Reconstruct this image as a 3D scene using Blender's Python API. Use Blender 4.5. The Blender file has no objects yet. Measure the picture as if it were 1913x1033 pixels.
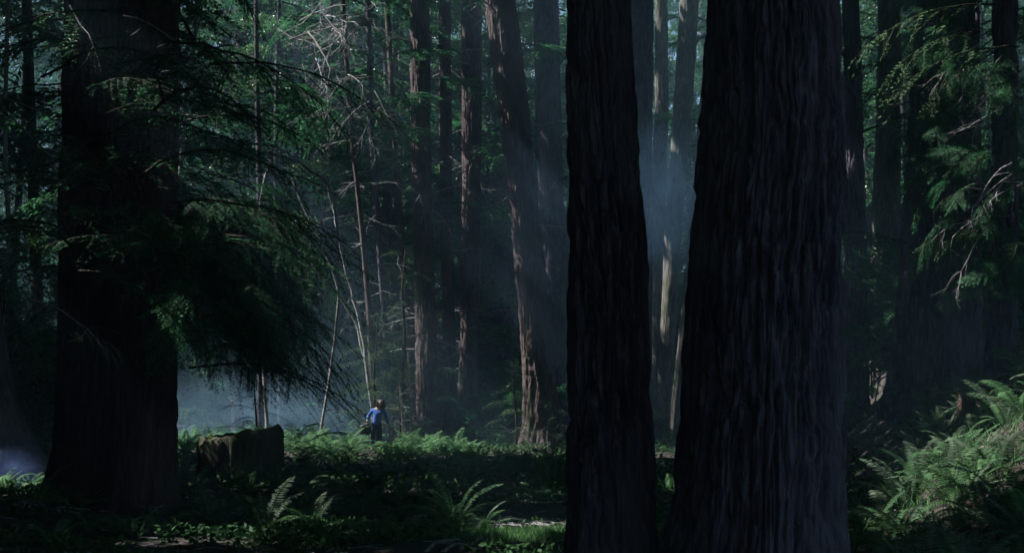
import bpy, math, random
import numpy as np
from mathutils import Vector, Matrix, Euler, Quaternion
R = math.radians
random.seed(7); rng = np.random.default_rng(11)
sc = bpy.context.scene
col = sc.collection

# ------------------------------------------------------------------ camera
F_PX = 2657.0; CX = 956.5; CY = 516.5; PITCH = R(5.0); CAMZ = 1.6
cam_d = bpy.data.cameras.new('camera'); cam = bpy.data.objects.new('camera', cam_d); col.objects.link(cam)
cam_d.sensor_width = 36.0; cam_d.lens = 36.0*F_PX/1913.0
cam_d.clip_start = 0.1; cam_d.clip_end = 1500
cam.location = (0, 0, CAMZ); cam.rotation_euler = (R(90)+PITCH, 0, 0)
cam_d.dof.use_dof = True; cam_d.dof.focus_distance = 46.0; cam_d.dof.aperture_fstop = 6.3
sc.camera = cam

# ------------------------------------------------------------------ light
SUN = Vector((-0.66, 0.10, 0.74)).normalized()          # towards the sun
world = bpy.data.worlds.new('World'); sc.world = world; world.use_nodes = True
wn = world.node_tree; bg = wn.nodes['Background']
sky = wn.nodes.new('ShaderNodeTexSky'); sky.sky_type = 'NISHITA'; sky.sun_disc = False
sky.sun_elevation = math.asin(SUN.z); sky.sun_rotation = math.atan2(SUN.x, SUN.y)
sky.air_density = 1.0; sky.dust_density = 0.3; sky.ozone_density = 2.0
wn.links.new(sky.outputs[0], bg.inputs[0]); bg.inputs[1].default_value = 0.06
sd = bpy.data.lights.new('sun', 'SUN'); sd.energy = 5.0; sd.angle = R(0.5); sd.color = (1.0, 0.985, 0.96)
so = bpy.data.objects.new('sun', sd); col.objects.link(so)
so.rotation_euler = SUN.to_track_quat('Z', 'Y').to_euler(); so.location = (-30, -10, 60)
sc.view_settings.view_transform = 'Standard'; sc.view_settings.look = 'None'
sc.view_settings.exposure = 1.3; sc.view_settings.gamma = 1.0; sc.view_settings.use_curve_mapping = False
cy = sc.cycles
cy.use_denoising = True
try: cy.denoiser = 'OPENIMAGEDENOISE'
except Exception: pass
cy.max_bounces = 4; cy.diffuse_bounces = 2; cy.glossy_bounces = 1; cy.transmission_bounces = 3
cy.transparent_max_bounces = 4; cy.volume_bounces = 0
cy.caustics_reflective = False; cy.caustics_refractive = False
cy.sample_clamp_indirect = 1.5; cy.volume_step_rate = 2.0; cy.volume_max_steps = 128

# ------------------------------------------------------------------ helpers
def pt(px, py, Y):
    u = (CY-py)/F_PX; x = (px-CX)/F_PX
    dy = math.cos(PITCH)-u*math.sin(PITCH); dz = math.sin(PITCH)+u*math.cos(PITCH)
    k = Y/dy
    return Vector((x*k, Y, CAMZ+dz*k))
def sst(t):
    t = np.clip(t, 0, 1); return t*t*(3-2*t)

def _hash(ix, iy, iz, seed):
    h = (ix.astype(np.int64)*374761393 + iy.astype(np.int64)*668265263 + iz.astype(np.int64)*2147483647 + seed*974634777) & 0xffffffff
    h = ((h ^ (h >> 13))*1274126177) & 0xffffffff
    h = (h ^ (h >> 16)) & 0xffffffff
    return h/4294967295.0
def vnoise(x, y, z, seed=0):
    x, y, z = np.broadcast_arrays(np.asarray(x, float), np.asarray(y, float), np.asarray(z, float))
    ix, iy, iz = np.floor(x), np.floor(y), np.floor(z)
    fx, fy, fz = x-ix, y-iy, z-iz
    fx, fy, fz = fx*fx*(3-2*fx), fy*fy*(3-2*fy), fz*fz*(3-2*fz)
    r = 0
    for a in (0, 1):
        for b in (0, 1):
            for c in (0, 1):
                w = (fx if a else 1-fx)*(fy if b else 1-fy)*(fz if c else 1-fz)
                r = r + w*_hash(ix+a, iy+b, iz+c, seed)
    return r
def fbm(x, y, z, o=3, seed=0):
    r = 0; a = 0.5; s = 1; t = 0
    for i in range(o):
        r = r + a*vnoise(x*s, y*s, z*s, seed+i); t += a; a *= 0.5; s *= 2.03
    return r/t

def ground(x, y):
    x = np.asarray(x, float); y = np.asarray(y, float)
    h = 0.22*(fbm(x*0.25, y*0.25, 0*x, 3, 5)-0.5) + 0.08*(fbm(x*1.3, y*1.3, 0*x, 2, 9)-0.5)
    bank = 2.2*sst((x-2.8-.17*np.maximum(y-15, 0))/5.0)*sst((y-9)/8.0) + 0.12*np.maximum(x-7.8, 0)
    h = h + bank
    h = h + 0.35*sst((-x-4.5)/3.0)*sst((24-y)/6.0)*sst((y-8)/5.0)
    far = np.maximum(y-62, 0)
    h = h + 14*sst(far/110.0) + 0.10*np.maximum(-x-24, 0)*sst((y-10)/20)
    return h
def gz(x, y): return float(ground(np.array([x]), np.array([y]))[0])

def mesh_np(name, V, faces, mats, smooth=True, midx=None, fcol=None):
    """faces: int array (n,k)"""
    me = bpy.data.meshes.new(name)
    V = np.asarray(V, np.float32); faces = np.asarray(faces, np.int32)
    n, k = faces.shape
    me.vertices.add(len(V)); me.vertices.foreach_set('co', V.ravel())
    me.loops.add(n*k); me.loops.foreach_set('vertex_index', faces.ravel())
    me.polygons.add(n)
    me.polygons.foreach_set('loop_start', np.arange(0, n*k, k, dtype=np.int32))
    if midx is not None: me.polygons.foreach_set('material_index', np.asarray(midx, np.int32))
    me.update(calc_edges=True)
    me.polygons.foreach_set('use_smooth', np.full(n, smooth))
    for m in (mats if isinstance(mats, (list, tuple)) else [mats]): me.materials.append(m)
    return me

class Q:
    """collects quads for several materials into one mesh"""
    def __init__(s): s.V = []; s.F = []; s.M = []; s.n = 0
    def add(s, V, F, m=0):
        V = np.asarray(V, float); F = np.asarray(F, int)
        s.V.append(V); s.F.append(F+s.n); s.M.append(np.full(len(F), m)); s.n += len(V)
    def tube(s, pts, rads, k=5, m=0):
        P = np.array([tuple(p) for p in pts], float); n = len(P)
        T = np.gradient(P, axis=0); T /= np.linalg.norm(T, axis=1)[:, None]+1e-9
        a = np.cross(T, np.array([0.13, 0.21, 0.97])); ln = np.linalg.norm(a, axis=1)
        bad = ln < 0.15
        a[bad] = np.cross(T[bad], np.array([1.0, 0.1, 0]))
        a /= np.linalg.norm(a, axis=1)[:, None]; b = np.cross(T, a)
        th = np.arange(k)*2*math.pi/k
        V = (P[:, None, :] + np.array(rads, float)[:, None, None]*(np.cos(th)[None, :, None]*a[:, None, :]+np.sin(th)[None, :, None]*b[:, None, :])).reshape(-1, 3)
        i, j = np.meshgrid(np.arange(n-1), np.arange(k), indexing='ij')
        F = np.stack([i*k+j, i*k+(j+1) % k, (i+1)*k+(j+1) % k, (i+1)*k+j], -1).reshape(-1, 4)
        s.add(V, F, m)
    def leaves(s, base, dirs, nrm, L, W, m=0):
        """rhombic leaves: arrays (n,3) base, dir, normal; L,W arrays"""
        base = np.asarray(base, float); d = np.asarray(dirs, float); d /= np.linalg.norm(d, axis=1)[:, None]+1e-9
        sd_ = np.cross(d, nrm); sd_ /= np.linalg.norm(sd_, axis=1)[:, None]+1e-9
        L = np.broadcast_to(L, len(base))[:, None]; W = np.broadcast_to(W, len(base))[:, None]
        up = np.cross(sd_, d)
        p0 = base; p1 = base+d*L*0.45+sd_*W*0.5; p2 = base+d*L-up*L*0.12; p3 = base+d*L*0.45-sd_*W*0.5
        V = np.stack([p0, p1, p2, p3], 1).reshape(-1, 3)
        F = np.arange(len(base)*4).reshape(-1, 4)
        s.add(V, F, m)
    def mesh(s, name, mats, smooth=True):
        return mesh_np(name, np.concatenate(s.V), np.concatenate(s.F), mats, smooth, np.concatenate(s.M))

def link(name, data, parent=None, loc=None, rot=None, scale=None):
    o = bpy.data.objects.new(name, data); col.objects.link(o)
    if parent: o.parent = parent
    if loc is not None: o.location = loc
    if rot is not None: o.rotation_euler = rot
    if scale is not None: o.scale = (scale,)*3 if isinstance(scale, (int, float)) else scale
    return o
def tag(o, label=None, cat=None, group=None, kind=None):
    if label: o['label'] = label
    if cat: o['category'] = cat
    if group: o['group'] = group
    if kind: o['kind'] = kind
    return o
def put(proto, parent, M):
    c = proto.copy(); col.objects.link(c); c.parent = parent; c.matrix_basis = M; return c

# ------------------------------------------------------------------ materials
def new_mat(name):
    m = bpy.data.materials.new(name); m.use_nodes = True
    nt = m.node_tree; return m, nt, nt.nodes['Principled BSDF']
def ramp(nt, fac, stops):
    r = nt.nodes.new('ShaderNodeValToRGB'); e = r.color_ramp.elements
    e[0].position, e[0].color = stops[0][0], (*stops[0][1], 1); e[1].position, e[1].color = stops[-1][0], (*stops[-1][1], 1)
    for p, c in stops[1:-1]:
        x = e.new(p); x.color = (*c, 1)
    nt.links.new(fac, r.inputs[0]); return r.outputs[0]
def noise(nt, vec, scale, detail=4, rough=0.6):
    n = nt.nodes.new('ShaderNodeTexNoise'); n.inputs['Scale'].default_value = scale
    n.inputs['Detail'].default_value = detail; n.inputs['Roughness'].default_value = rough
    nt.links.new(vec, n.inputs['Vector']); return n.outputs['Fac']
def mapping(nt, sx, sy, sz, rand=True):
    tc = nt.nodes.new('ShaderNodeTexCoord'); mp = nt.nodes.new('ShaderNodeMapping')
    mp.inputs['Scale'].default_value = (sx, sy, sz); nt.links.new(tc.outputs['Object'], mp.inputs[0])
    return mp.outputs[0]
def mixc(nt, f, a, b, mode='MIX'):
    m = nt.nodes.new('ShaderNodeMix'); m.data_type = 'RGBA'; m.blend_type = mode
    for v, s in ((f, 0), (a, 6), (b, 7)):
        if isinstance(v, (int, float)): m.inputs[s].default_value = v
        elif isinstance(v, tuple): m.inputs[s].default_value = (*v, 1)
        else: nt.links.new(v, m.inputs[s])
    return m.outputs[2]
def bark_mat(name, dark, mid, light, moss=0.0, bump=0.6, fine=1.0):
    m, nt, b = new_mat(name)
    v = mapping(nt, 16*fine, 16*fine, 2.8*fine); v2 = mapping(nt, 1.2, 1.2, 0.5); v3 = mapping(nt, 45*fine, 45*fine, 14*fine)
    f1 = noise(nt, v, 1.0, 6, 0.65); f3 = noise(nt, v3, 1.0, 3)
    c = ramp(nt, f1, [(0.3, dark), (0.5, mid), (0.7, light)])
    crk = ramp(nt, f3, [(0.30, (0.25, 0.25, 0.25)), (0.48, (1, 1, 1))])
    c = mixc(nt, 0.85, c, crk, 'MULTIPLY')
    f2 = noise(nt, v2, 1.0, 4)
    patch = ramp(nt, f2, [(0.42, (0, 0, 0)), (0.62, (1, 1, 1))])
    c = mixc(nt, patch, c, mixc(nt, 0.55, c, light))
    if moss > 0:
        f4 = noise(nt, mapping(nt, 3, 3, 0.9), 1.0, 5, 0.7)
        mm = ramp(nt, f4, [(0.62-0.2*moss, (0, 0, 0)), (0.75-0.15*moss, (1, 1, 1))])
        c = mixc(nt, mm, c, (0.06, 0.085, 0.03))
    nt.links.new(c, b.inputs['Base Color']); b.inputs['Roughness'].default_value = 0.9
    b.inputs['Specular IOR Level'].default_value = 0.2
    mx = nt.nodes.new('ShaderNodeMath'); mx.operation = 'MULTIPLY_ADD'; nt.links.new(f3, mx.inputs[0]); mx.inputs[1].default_value = 0.4; nt.links.new(f1, mx.inputs[2])
    bp = nt.nodes.new('ShaderNodeBump'); bp.inputs['Strength'].default_value = bump; bp.inputs['Distance'].default_value = 0.05
    nt.links.new(mx.outputs[0], bp.inputs['Height']); nt.links.new(bp.outputs[0], b.inputs['Normal'])
    return m
def leaf_mat(name, a, b_, trans=0.35, scale=1.5, rough=0.55, spec=0.16):
    m, nt, b = new_mat(name)
    tc = nt.nodes.new('ShaderNodeNewGeometry'); oi = nt.nodes.new('ShaderNodeObjectInfo')
    f = noise(nt, tc.outputs['Position'], scale, 3)
    c = ramp(nt, f, [(0.35, a), (0.65, b_)])
    hv = nt.nodes.new('ShaderNodeHueSaturation'); 
    mr = nt.nodes.new('ShaderNodeMapRange'); nt.links.new(oi.outputs['Random'], mr.inputs[0]); mr.inputs[3].default_value = 0.7; mr.inputs[4].default_value = 1.3
    nt.links.new(mr.outputs[0], hv.inputs['Value']); nt.links.new(c, hv.inputs['Color'])
    nt.links.new(hv.outputs[0], b.inputs['Base Color']); b.inputs['Roughness'].default_value = rough
    b.inputs['Specular IOR Level'].default_value = spec
    tr = nt.nodes.new('ShaderNodeBsdfTranslucent'); nt.links.new(hv.outputs[0], tr.inputs[0])
    ms = nt.nodes.new('ShaderNodeMixShader'); ms.inputs[0].default_value = trans
    nt.links.new(b.outputs[0], ms.inputs[1]); nt.links.new(tr.outputs[0], ms.inputs[2])
    nt.links.new(ms.outputs[0], nt.nodes['Material Output'].inputs[0])
    return m
def cloth_mat(name, a, b_, scale=20, rough=0.9):
    m, nt, b = new_mat(name)
    f = noise(nt, mapping(nt, 1, 1, 1), scale, 3)
    nt.links.new(ramp(nt, f, [(0.3, a), (0.7, b_)]), b.inputs['Base Color']); b.inputs['Roughness'].default_value = rough
    return m
M_FG = bark_mat('redwood_bark_deep', (0.014, 0.012, 0.017), (0.07, 0.061, 0.08), (0.22, 0.185, 0.23), 0, 1.0)  # blue-violet skylight sheen is put into the lighter bark tones
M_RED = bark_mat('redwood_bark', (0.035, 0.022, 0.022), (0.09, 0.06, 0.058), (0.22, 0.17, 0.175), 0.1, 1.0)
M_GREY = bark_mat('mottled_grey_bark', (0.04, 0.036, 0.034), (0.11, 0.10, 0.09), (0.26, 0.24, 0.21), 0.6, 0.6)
M_SHADE = bark_mat('shaded_redwood_bark', (0.02, 0.012, 0.012), (0.055, 0.034, 0.033), (0.15, 0.085, 0.08), 0.2, 1.0)  # darker copy of the redwood bark, shade put into its colour
M_MOSSY = bark_mat('mossy_bark', (0.045, 0.035, 0.033), (0.13, 0.10, 0.095), (0.18, 0.13, 0.13), 0.4, 0.8)
M_DEAD = bark_mat('dead_wood', (0.13, 0.12, 0.12), (0.32, 0.30, 0.30), (0.55, 0.53, 0.54), 0.05, 0.5, 2.0)
M_TWIG = bark_mat('twig_bark', (0.02, 0.017, 0.014), (0.045, 0.038, 0.03), (0.09, 0.075, 0.062), 0.3, 0.4, 2.0)
M_STUMP = bark_mat('stump_bark', (0.03, 0.026, 0.022), (0.07, 0.062, 0.05), (0.13, 0.12, 0.09), 0.9, 0.9)
M_CUT = bark_mat('weathered_cut_wood', (0.10, 0.08, 0.06), (0.2, 0.17, 0.13), (0.32, 0.28, 0.22), 0.3, 0.5, 1.5)
M_ROT = bark_mat('rotten_red_wood', (0.06, 0.035, 0.03), (0.15, 0.09, 0.08), (0.30, 0.22, 0.20), 0, 0.9)
M_NEED = leaf_mat('redwood_needles', (0.022, 0.095, 0.042), (0.065, 0.215, 0.085), 0.45)
M_NEEDL = leaf_mat('young_needles', (0.05, 0.12, 0.05), (0.09, 0.18, 0.07), 0.35)
M_BROAD = leaf_mat('broad_leaves', (0.045, 0.14, 0.055), (0.12, 0.24, 0.095), 0.45, rough=0.32, spec=0.55)
M_FERN = leaf_mat('fern_green', (0.07, 0.17, 0.075), (0.15, 0.27, 0.12), 0.5, 2.5)
M_FERN2 = leaf_mat('fern_dry_green', (0.09, 0.15, 0.09), (0.19, 0.25, 0.17), 0.4, 2.5)
M_GRASS = leaf_mat('grass_green', (0.08, 0.2, 0.07), (0.14, 0.28, 0.1), 0.3, 3)
M_HERB = leaf_mat('herb_green', (0.03, 0.09, 0.03), (0.07, 0.15, 0.05), 0.35, 0.8)
def soil():
    m, nt, b = new_mat('forest_floor_duff')
    v = mapping(nt, 1, 1, 1)
    f1 = noise(nt, v, 0.6, 6, 0.6); f2 = noise(nt, v, 14, 5, 0.7)
    c = ramp(nt, f2, [(0.35, (0.018, 0.013, 0.011)), (0.52, (0.045, 0.032, 0.027)), (0.72, (0.13, 0.10, 0.09))])
    g = ramp(nt, f1, [(0.48, (0, 0, 0)), (0.62, (1, 1, 1))])
    c = mixc(nt, g, c, mixc(nt, 0.6, c, (0.035, 0.06, 0.022)))
    nt.links.new(c, b.inputs['Base Color']); b.inputs['Roughness'].default_value = 0.95
    bp = nt.nodes.new('ShaderNodeBump'); bp.inputs['Strength'].default_value = 0.9; bp.inputs['Distance'].default_value = 0.06
    nt.links.new(f2, bp.inputs['Height']); nt.links.new(bp.outputs[0], b.inputs['Normal'])
    return m
M_SOIL = soil()

# ------------------------------------------------------------------ chosen sunlit patches; leaves that would shade them are left out
LIT = []     # (point, radius)
def lit(px, py, Y, r): LIT.append((np.array(pt(px, py, Y)), r))
for a in [
    (345, 820, 43, .9), (400, 815, 44, .8), (545, 815, 45, 1.2), (600, 812, 45, .9), (655, 800, 45, .9), (700, 775, 45.3, .8), (755, 805, 46, .9), (850, 822, 46, .6),
    (345, 880, 33, .5), (350, 815, 45, 1.6), (400, 815, 45, 1.6), (535, 815, 44.5, 1.7), (590, 812, 45, 1.9), (640, 810, 45, 1.9), (690, 812, 45, 1.5), (745, 812, 45.5, 1.7), (800, 815, 46, 1.2), (470, 812, 47, 1.6), (620, 800, 48, 1.6), (560, 800, 48, 1.6), (855, 818, 46, .7), (350, 860, 36, .8), (345, 900, 31, .5), (703, 755, 45.4, .9), (700, 655, 47, .7), (670, 640, 47, .5), (750, 560, 50, .8), (770, 500, 50, .6), (700, 715, 47.5, .5), (470, 800, 28, .35),
    (784, 665, 54, .6), (790, 745, 54, .65), (790, 700, 54, .3), (768, 215, 54, .4), (770, 130, 54, .25), (780, 590, 54, .2), (866, 600, 58, .5), (866, 660, 58, .3), (866, 730, 58, .4), (870, 360, 58, .5), (870, 430, 58, .35), (870, 200, 58, .35), (868, 280, 58, .25), (832, 280, 56, .25), (838, 600, 57, .2),
    (995, 650, 50, .2), (1000, 690, 50, .2), (1012, 745, 50, .3), (983, 510, 50, .15), (925, 50, 49.5, .6), (1000, 250, 52, .2), (965, 690, 49, .4),
    (1232, 170, 62, .45), (1232, 215, 62, .35), (1222, 420, 62, .3), (1222, 660, 62, .4), (1250, 530, 60, .45), (1252, 590, 60, .25), (1265, 285, 60, .3), (1265, 740, 58, .35), (1275, 640, 58, .35),
    (1850, 830, 16, .8), (1900, 790, 17, .7), (1700, 870, 16, .25), (1880, 740, 19, .6), (1760, 820, 17, .35), (1800, 890, 15, .3), (1640, 905, 15.5, .2), (1815, 722, 20, .3),
    (1650, 830, 16, .15), (1655, 930, 14.5, .15), (1590, 900, 15, .12),
    (985, 958, 18.1, .45), (1040, 955, 18.1, .3), (1000, 1000, 16.3, .55), (930, 985, 16.8, .3), (1040, 980, 16.6, .4), (860, 950, 18.1, .35), (830, 930, 18.5, .12), (685, 925, 19.5, .4), (600, 960, 17.5, .3), (940, 952, 18, .25), (1040, 895, 26, .5), (1245, 880, 25, .3),
    (430, 985, 16.2, .25), (560, 975, 17, .25), (300, 1000, 16, .2), (520, 1010, 15.8, .2), (640, 960, 18, .2), (430, 930, 20, .1), (170, 950, 20, .14), (640, 990, 17, .12), (250, 960, 19, .12),
    (118, 640, 21.2, .35), (115, 700, 21.2, .2), (225, 680, 20, .12), (205, 60, 20, .2), (320, 130, 18, .25), (300, 110, 19.5, .25), (350, 170, 24, .8), (385, 200, 19, .3), (200, 200, 15, .12), (190, 45, 14.5, .15),
    (20, 250, 26, .5), (60, 420, 28, .35), (30, 40, 26, .9), (85, 500, 26, .3), (60, 560, 24, .35), (25, 870, 23, 1.0), (80, 900, 24, .6),
    (1800, 330, 15, .12), (1740, 150, 15, .15), (1800, 430, 15, .1), (1760, 30, 15, .15), (1740, 70, 15, .1), (1905, 350, 18, .3), (1908, 470, 18, .3),
    (1640, 500, 40, .3), (1645, 325, 40, .15), (1585, 290, 36, .25), (1590, 510, 36, .2), (1640, 430, 40, .2), (1650, 560, 40, .2), 
    (600, 70, 44, 1.15), (640, 180, 46, 1.1), (690, 190, 46, 1.0), (560, 50, 44, 1.1), (620, 110, 46, 1.15), (585, 130, 45, .9), (520, 290, 40, .7), (580, 310, 40, .7), (450, 275, 40, .5), (632, 430, 48, .4), (655, 560, 48, .4), (590, 430, 48, .3), (685, 430, 50, .3), (690, 520, 50, .25),
    (380, 150, 48, 2.0), (450, 60, 50, 2.5), (520, 130, 50, 2.0), (600, 20, 52, 2.5), (700, 90, 56, 2.5), (740, 260, 62, 2), (420, 250, 46, 1.2), (740, 400, 66, 1.5), (900, 430, 75, 2), (820, 500, 75, 1.5), (20, 100, 40, 2), (80, 30, 40, 2), (420, 60, 50, 3.0), (470, 130, 55, 3.0), (730, 60, 60, 3.0), (830, 200, 70, 3.0), (840, 380, 75, 3.0), (700, 290, 65, 2.0), (1000, 80, 70, 2.0), (1610, 60, 60, 3.0), (1700, 80, 60, 3.0), (1700, 220, 60, 3.0), (1600, 280, 65, 3.0), (1265, 130, 75, 2.0),
    (360, 750, 49, 1.6), (440, 760, 49, 1.5), (520, 770, 49, 1.5), (600, 760, 50, 1.4), (620, 640, 50, .8), (1215, 330, 40, 1.2), (1245, 420, 40, .8), (1000, 350, 46, .8), (15, 860, 23.3, .8),
]+[(px, 822, 43.2, 1.3) for px in range(520, 840, 45)]+[(px, 806, 46.6, 1.3) for px in range(500, 820, 45)]: lit(*a)
def crosses_front(p):
    """the ray to the sun meets one of the big front trunks, so the patch would light that trunk instead"""
    for px, py, Y, r in ((1135, 500, 12.6, 1.0), (1420, 500, 12.0, 1.2), (170, 500, 21.6, .7), (268, 500, 20.5, .7)):
        c = pt(px, py, Y); d = np.array([c.x-p[0], c.y-p[1]]); s2 = np.array([SUN.x, SUN.y]); s2 = s2/np.linalg.norm(s2)
        t = d@s2
        if t > .9 and np.linalg.norm(d-t*s2) < r and p[2]+t*SUN.z/math.hypot(SUN.x, SUN.y) < 14: return True
    return False
LIT = [l for l in LIT if not crosses_front(l[0])]
print('lit patches', len(LIT))
LP = np.array([l[0] for l in LIT]); LR = np.array([l[1] for l in LIT]); S = np.array(SUN)
def shades_lit(P, pad=0.0, start=1.0, small=False):
    """True where a point stands between the sun and a sunlit patch"""
    P = np.asarray(P, float); out = np.zeros(len(P), bool)
    for p, r in zip(LP, LR):
        if small and r >= 1.2 and p[2] > 2.2: continue
        d = P-p; t = d@S; q = np.linalg.norm(d-t[:, None]*S, axis=1)
        out |= (t > start+r) & (q < r+pad+(.45 if r >= 1.2 and pad > 0 else 0))
    return out
def shades1(p, pad, start=1.5): return bool(shades_lit(np.array([tuple(p)]), pad, start)[0])
def shades_b(b, az, s, pad, start=1.5):
    return bool(shades_lit(np.array([(b[0]+math.cos(az)*l*s, b[1]+math.sin(az)*l*s, b[2]) for l in (.3, 1.1, 1.9)]), pad, start, True).any())

# ------------------------------------------------------------------ ground
def build_ground():
    xs = np.concatenate([np.linspace(-400, -45, 12), np.linspace(-42, -14, 36), np.linspace(-13.5, 13.5, 180), np.linspace(14, 45, 40), np.linspace(50, 400, 12)])
    ys = np.concatenate([np.linspace(-200, -8, 14), np.linspace(-6, 8, 20), np.linspace(8.2, 32, 170), np.linspace(32.5, 75, 90), np.linspace(78, 180, 30), np.linspace(200, 700, 10)])
    X, Y = np.meshgrid(xs, ys, indexing='ij'); Z = ground(X, Y)
    near = (np.abs(X) < 13) & (Y > 8) & (Y < 32)
    Z = Z + np.where(near, 0.05*(fbm(X*5, Y*5, 0*X, 3, 31)-0.5), 0)
    V = np.stack([X, Y, Z], -1).reshape(-1, 3); n, m = X.shape
    i, j = np.meshgrid(np.arange(n-1), np.arange(m-1), indexing='ij')
    F = np.stack([i*m+j, (i+1)*m+j, (i+1)*m+j+1, i*m+j+1], -1).reshape(-1, 4)
    tag(link('ground', mesh_np('ground', V, F, M_SOIL)), 'dark forest floor of duff and soil rising to a bank', kind='structure')
build_ground()

# ------------------------------------------------------------------ trunks
def trunk_mesh(name, ctrl, Y, ztop, mat, nseg=60, dz=0.12, depth=0.03, freq=9.0, flare=0.35, flare_h=1.0, zfine=None, lobes=5, seed=0, endtaper=0.5, gnd=None):
    """ctrl: rows (px centre, py, width px) top to bottom -> a furrowed trunk in the thing's own coordinates; returns mesh, base point"""
    P = [(pt(c, y, Y), w*0.5*math.hypot(Y, 0)/F_PX) for c, y, w in ctrl]
    z = np.array([p.z for p, r in P]); x = np.array([p.x for p, r in P]); r = np.array([r for p, r in P])
    o = np.argsort(z); z, x, r = z[o], x[o], r[o]
    sx = (x[-1]-x[0])/max(z[-1]-z[0], .1)
    zt = max(ztop, z[-1]+1)
    g = (gz(x[0], Y) if gnd is None else gnd)
    zz = np.concatenate([z, [zt]]); xx = np.concatenate([x, [x[-1]+sx*(zt-z[-1])]]); rr = np.concatenate([r, [max(r[-1]*endtaper, .03)]])
    z0 = g-0.35
    zfine = zfine or z[-1]+1.0
    zs = np.concatenate([np.arange(z0, zfine, dz), np.linspace(zfine, zt, 14)])
    def sm(a):
        v = np.interp(zs, zz, a, left=None); return v
    cxz = sm(xx); rz = sm(rr)
    if len(zs) > 12:
        ker = np.ones(9)/9
        cxz = np.convolve(np.pad(cxz, 4, mode='edge'), ker, 'valid'); rz = np.convolve(np.pad(rz, 4, mode='edge'), ker, 'valid')
    th = np.linspace(0, 2*math.pi, nseg, endpoint=False)
    TH, ZZ = np.meshgrid(th, zs)
    RZ = rz[:, None]*np.ones_like(TH)
    rs = np.random.RandomState(seed+3); ph = rs.rand(4)*6.28
    hb = np.clip(ZZ-g, 0, None); fl = flare*np.exp(-hb/(flare_h*0.45))
    lob = 0.5+0.5*np.cos(lobes*TH+ph[0]+0.5*np.sin(2*TH+ph[1]))
    RZ = RZ*(1+fl*(0.45+0.9*lob)+0.03*np.sin(2*TH+ph[2]+0.12*ZZ)+0.02*np.cos(3*TH+ph[3]-0.1*ZZ)+0.006*np.sin(ZZ*1.1+ph[1]))
    RZ0 = RZ; cx_, sy_ = np.cos(TH), np.sin(TH)
    rad0 = float(np.mean(r))
    wx = cx_*rad0; wy = sy_*rad0
    wa = (vnoise(wx*2.5, wy*2.5, ZZ*0.4, seed+70)-.5)*0.16+(vnoise(wx*8, wy*8, ZZ*1.6, seed+72)-.5)*0.05
    wb = (vnoise(wx*2.5+7, wy*2.5, ZZ*0.4, seed+71)-.5)*0.16+(vnoise(wx*8+3, wy*8, ZZ*1.6, seed+73)-.5)*0.05
    n1 = vnoise((wx+wa)*freq, (wy+wb)*freq, ZZ*freq*0.095, seed)
    n2 = vnoise((wx+wa)*freq*2.6, (wy+wb)*freq*2.6, ZZ*freq*0.42, seed+40)
    n3 = vnoise(wx*freq*4, wy*freq*4, ZZ*freq*0.8, seed+41)
    ridge = np.clip(np.abs(2*n1-1)*2.4, 0, 1)**.8; r2 = np.clip(np.abs(2*n2-1)*2.2, 0, 1)**.8
    disp = depth*1.5*(ridge-1) + depth*0.85*(r2-1) + depth*0.6*(n3-.5) + depth*.25*(n1-.5)
    RR = np.maximum(RZ+disp, 0.01)
    X = cxz[:, None]-x[0]+RR*cx_; Yc = RR*sy_; Zc = ZZ-g
    V = np.stack([X, Yc, Zc], -1).reshape(-1, 3); n = len(zs)
    i, j = np.meshgrid(np.arange(n-1), np.arange(nseg), indexing='ij')
    F = np.stack([i*nseg+j, i*nseg+(j+1) % nseg, (i+1)*nseg+(j+1) % nseg, (i+1)*nseg+j], -1).reshape(-1, 4)
    me = mesh_np(name, V, F, mat)
    def at(zw):   # world axis point and radius at height
        return Vector((float(np.interp(zw, zs, cxz)), Y, zw)), float(np.interp(zw, zs, rz))
    return me, Vector((x[0], Y, g)), at, zt

TREES = []   # dict(root, base, at, top)
def tree(name, label, ctrl, Y, ztop, mat, cat='tree', group=None, **kw):
    me, base, at, zt = trunk_mesh('trunk', ctrl, Y, ztop, mat, seed=len(TREES)*13+1, **kw)
    root = link(name, None, None, base); tag(root, label, cat, group)
    link('trunk', me, root)
    t = dict(root=root, base=base, at=at, top=zt); TREES.append(t); return t

T = {}
# two huge dark trunks in front
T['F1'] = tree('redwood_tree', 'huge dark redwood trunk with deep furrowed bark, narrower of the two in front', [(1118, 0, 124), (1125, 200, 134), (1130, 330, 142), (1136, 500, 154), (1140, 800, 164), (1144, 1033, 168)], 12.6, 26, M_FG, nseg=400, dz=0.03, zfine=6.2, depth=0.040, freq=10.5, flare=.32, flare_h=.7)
T['F2'] = tree('redwood_tree', 'widest dark redwood trunk with deep furrowed bark standing in front of the fern bank', [(1440, 0, 250), (1441, 250, 270), (1436, 350, 276), (1426, 550, 286), (1420, 800, 306), (1405, 1033, 312)], 12.0, 28, M_FG, nseg=520, dz=0.03, zfine=6.2, depth=0.045, freq=9.5, flare=.32, flare_h=.7)
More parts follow.
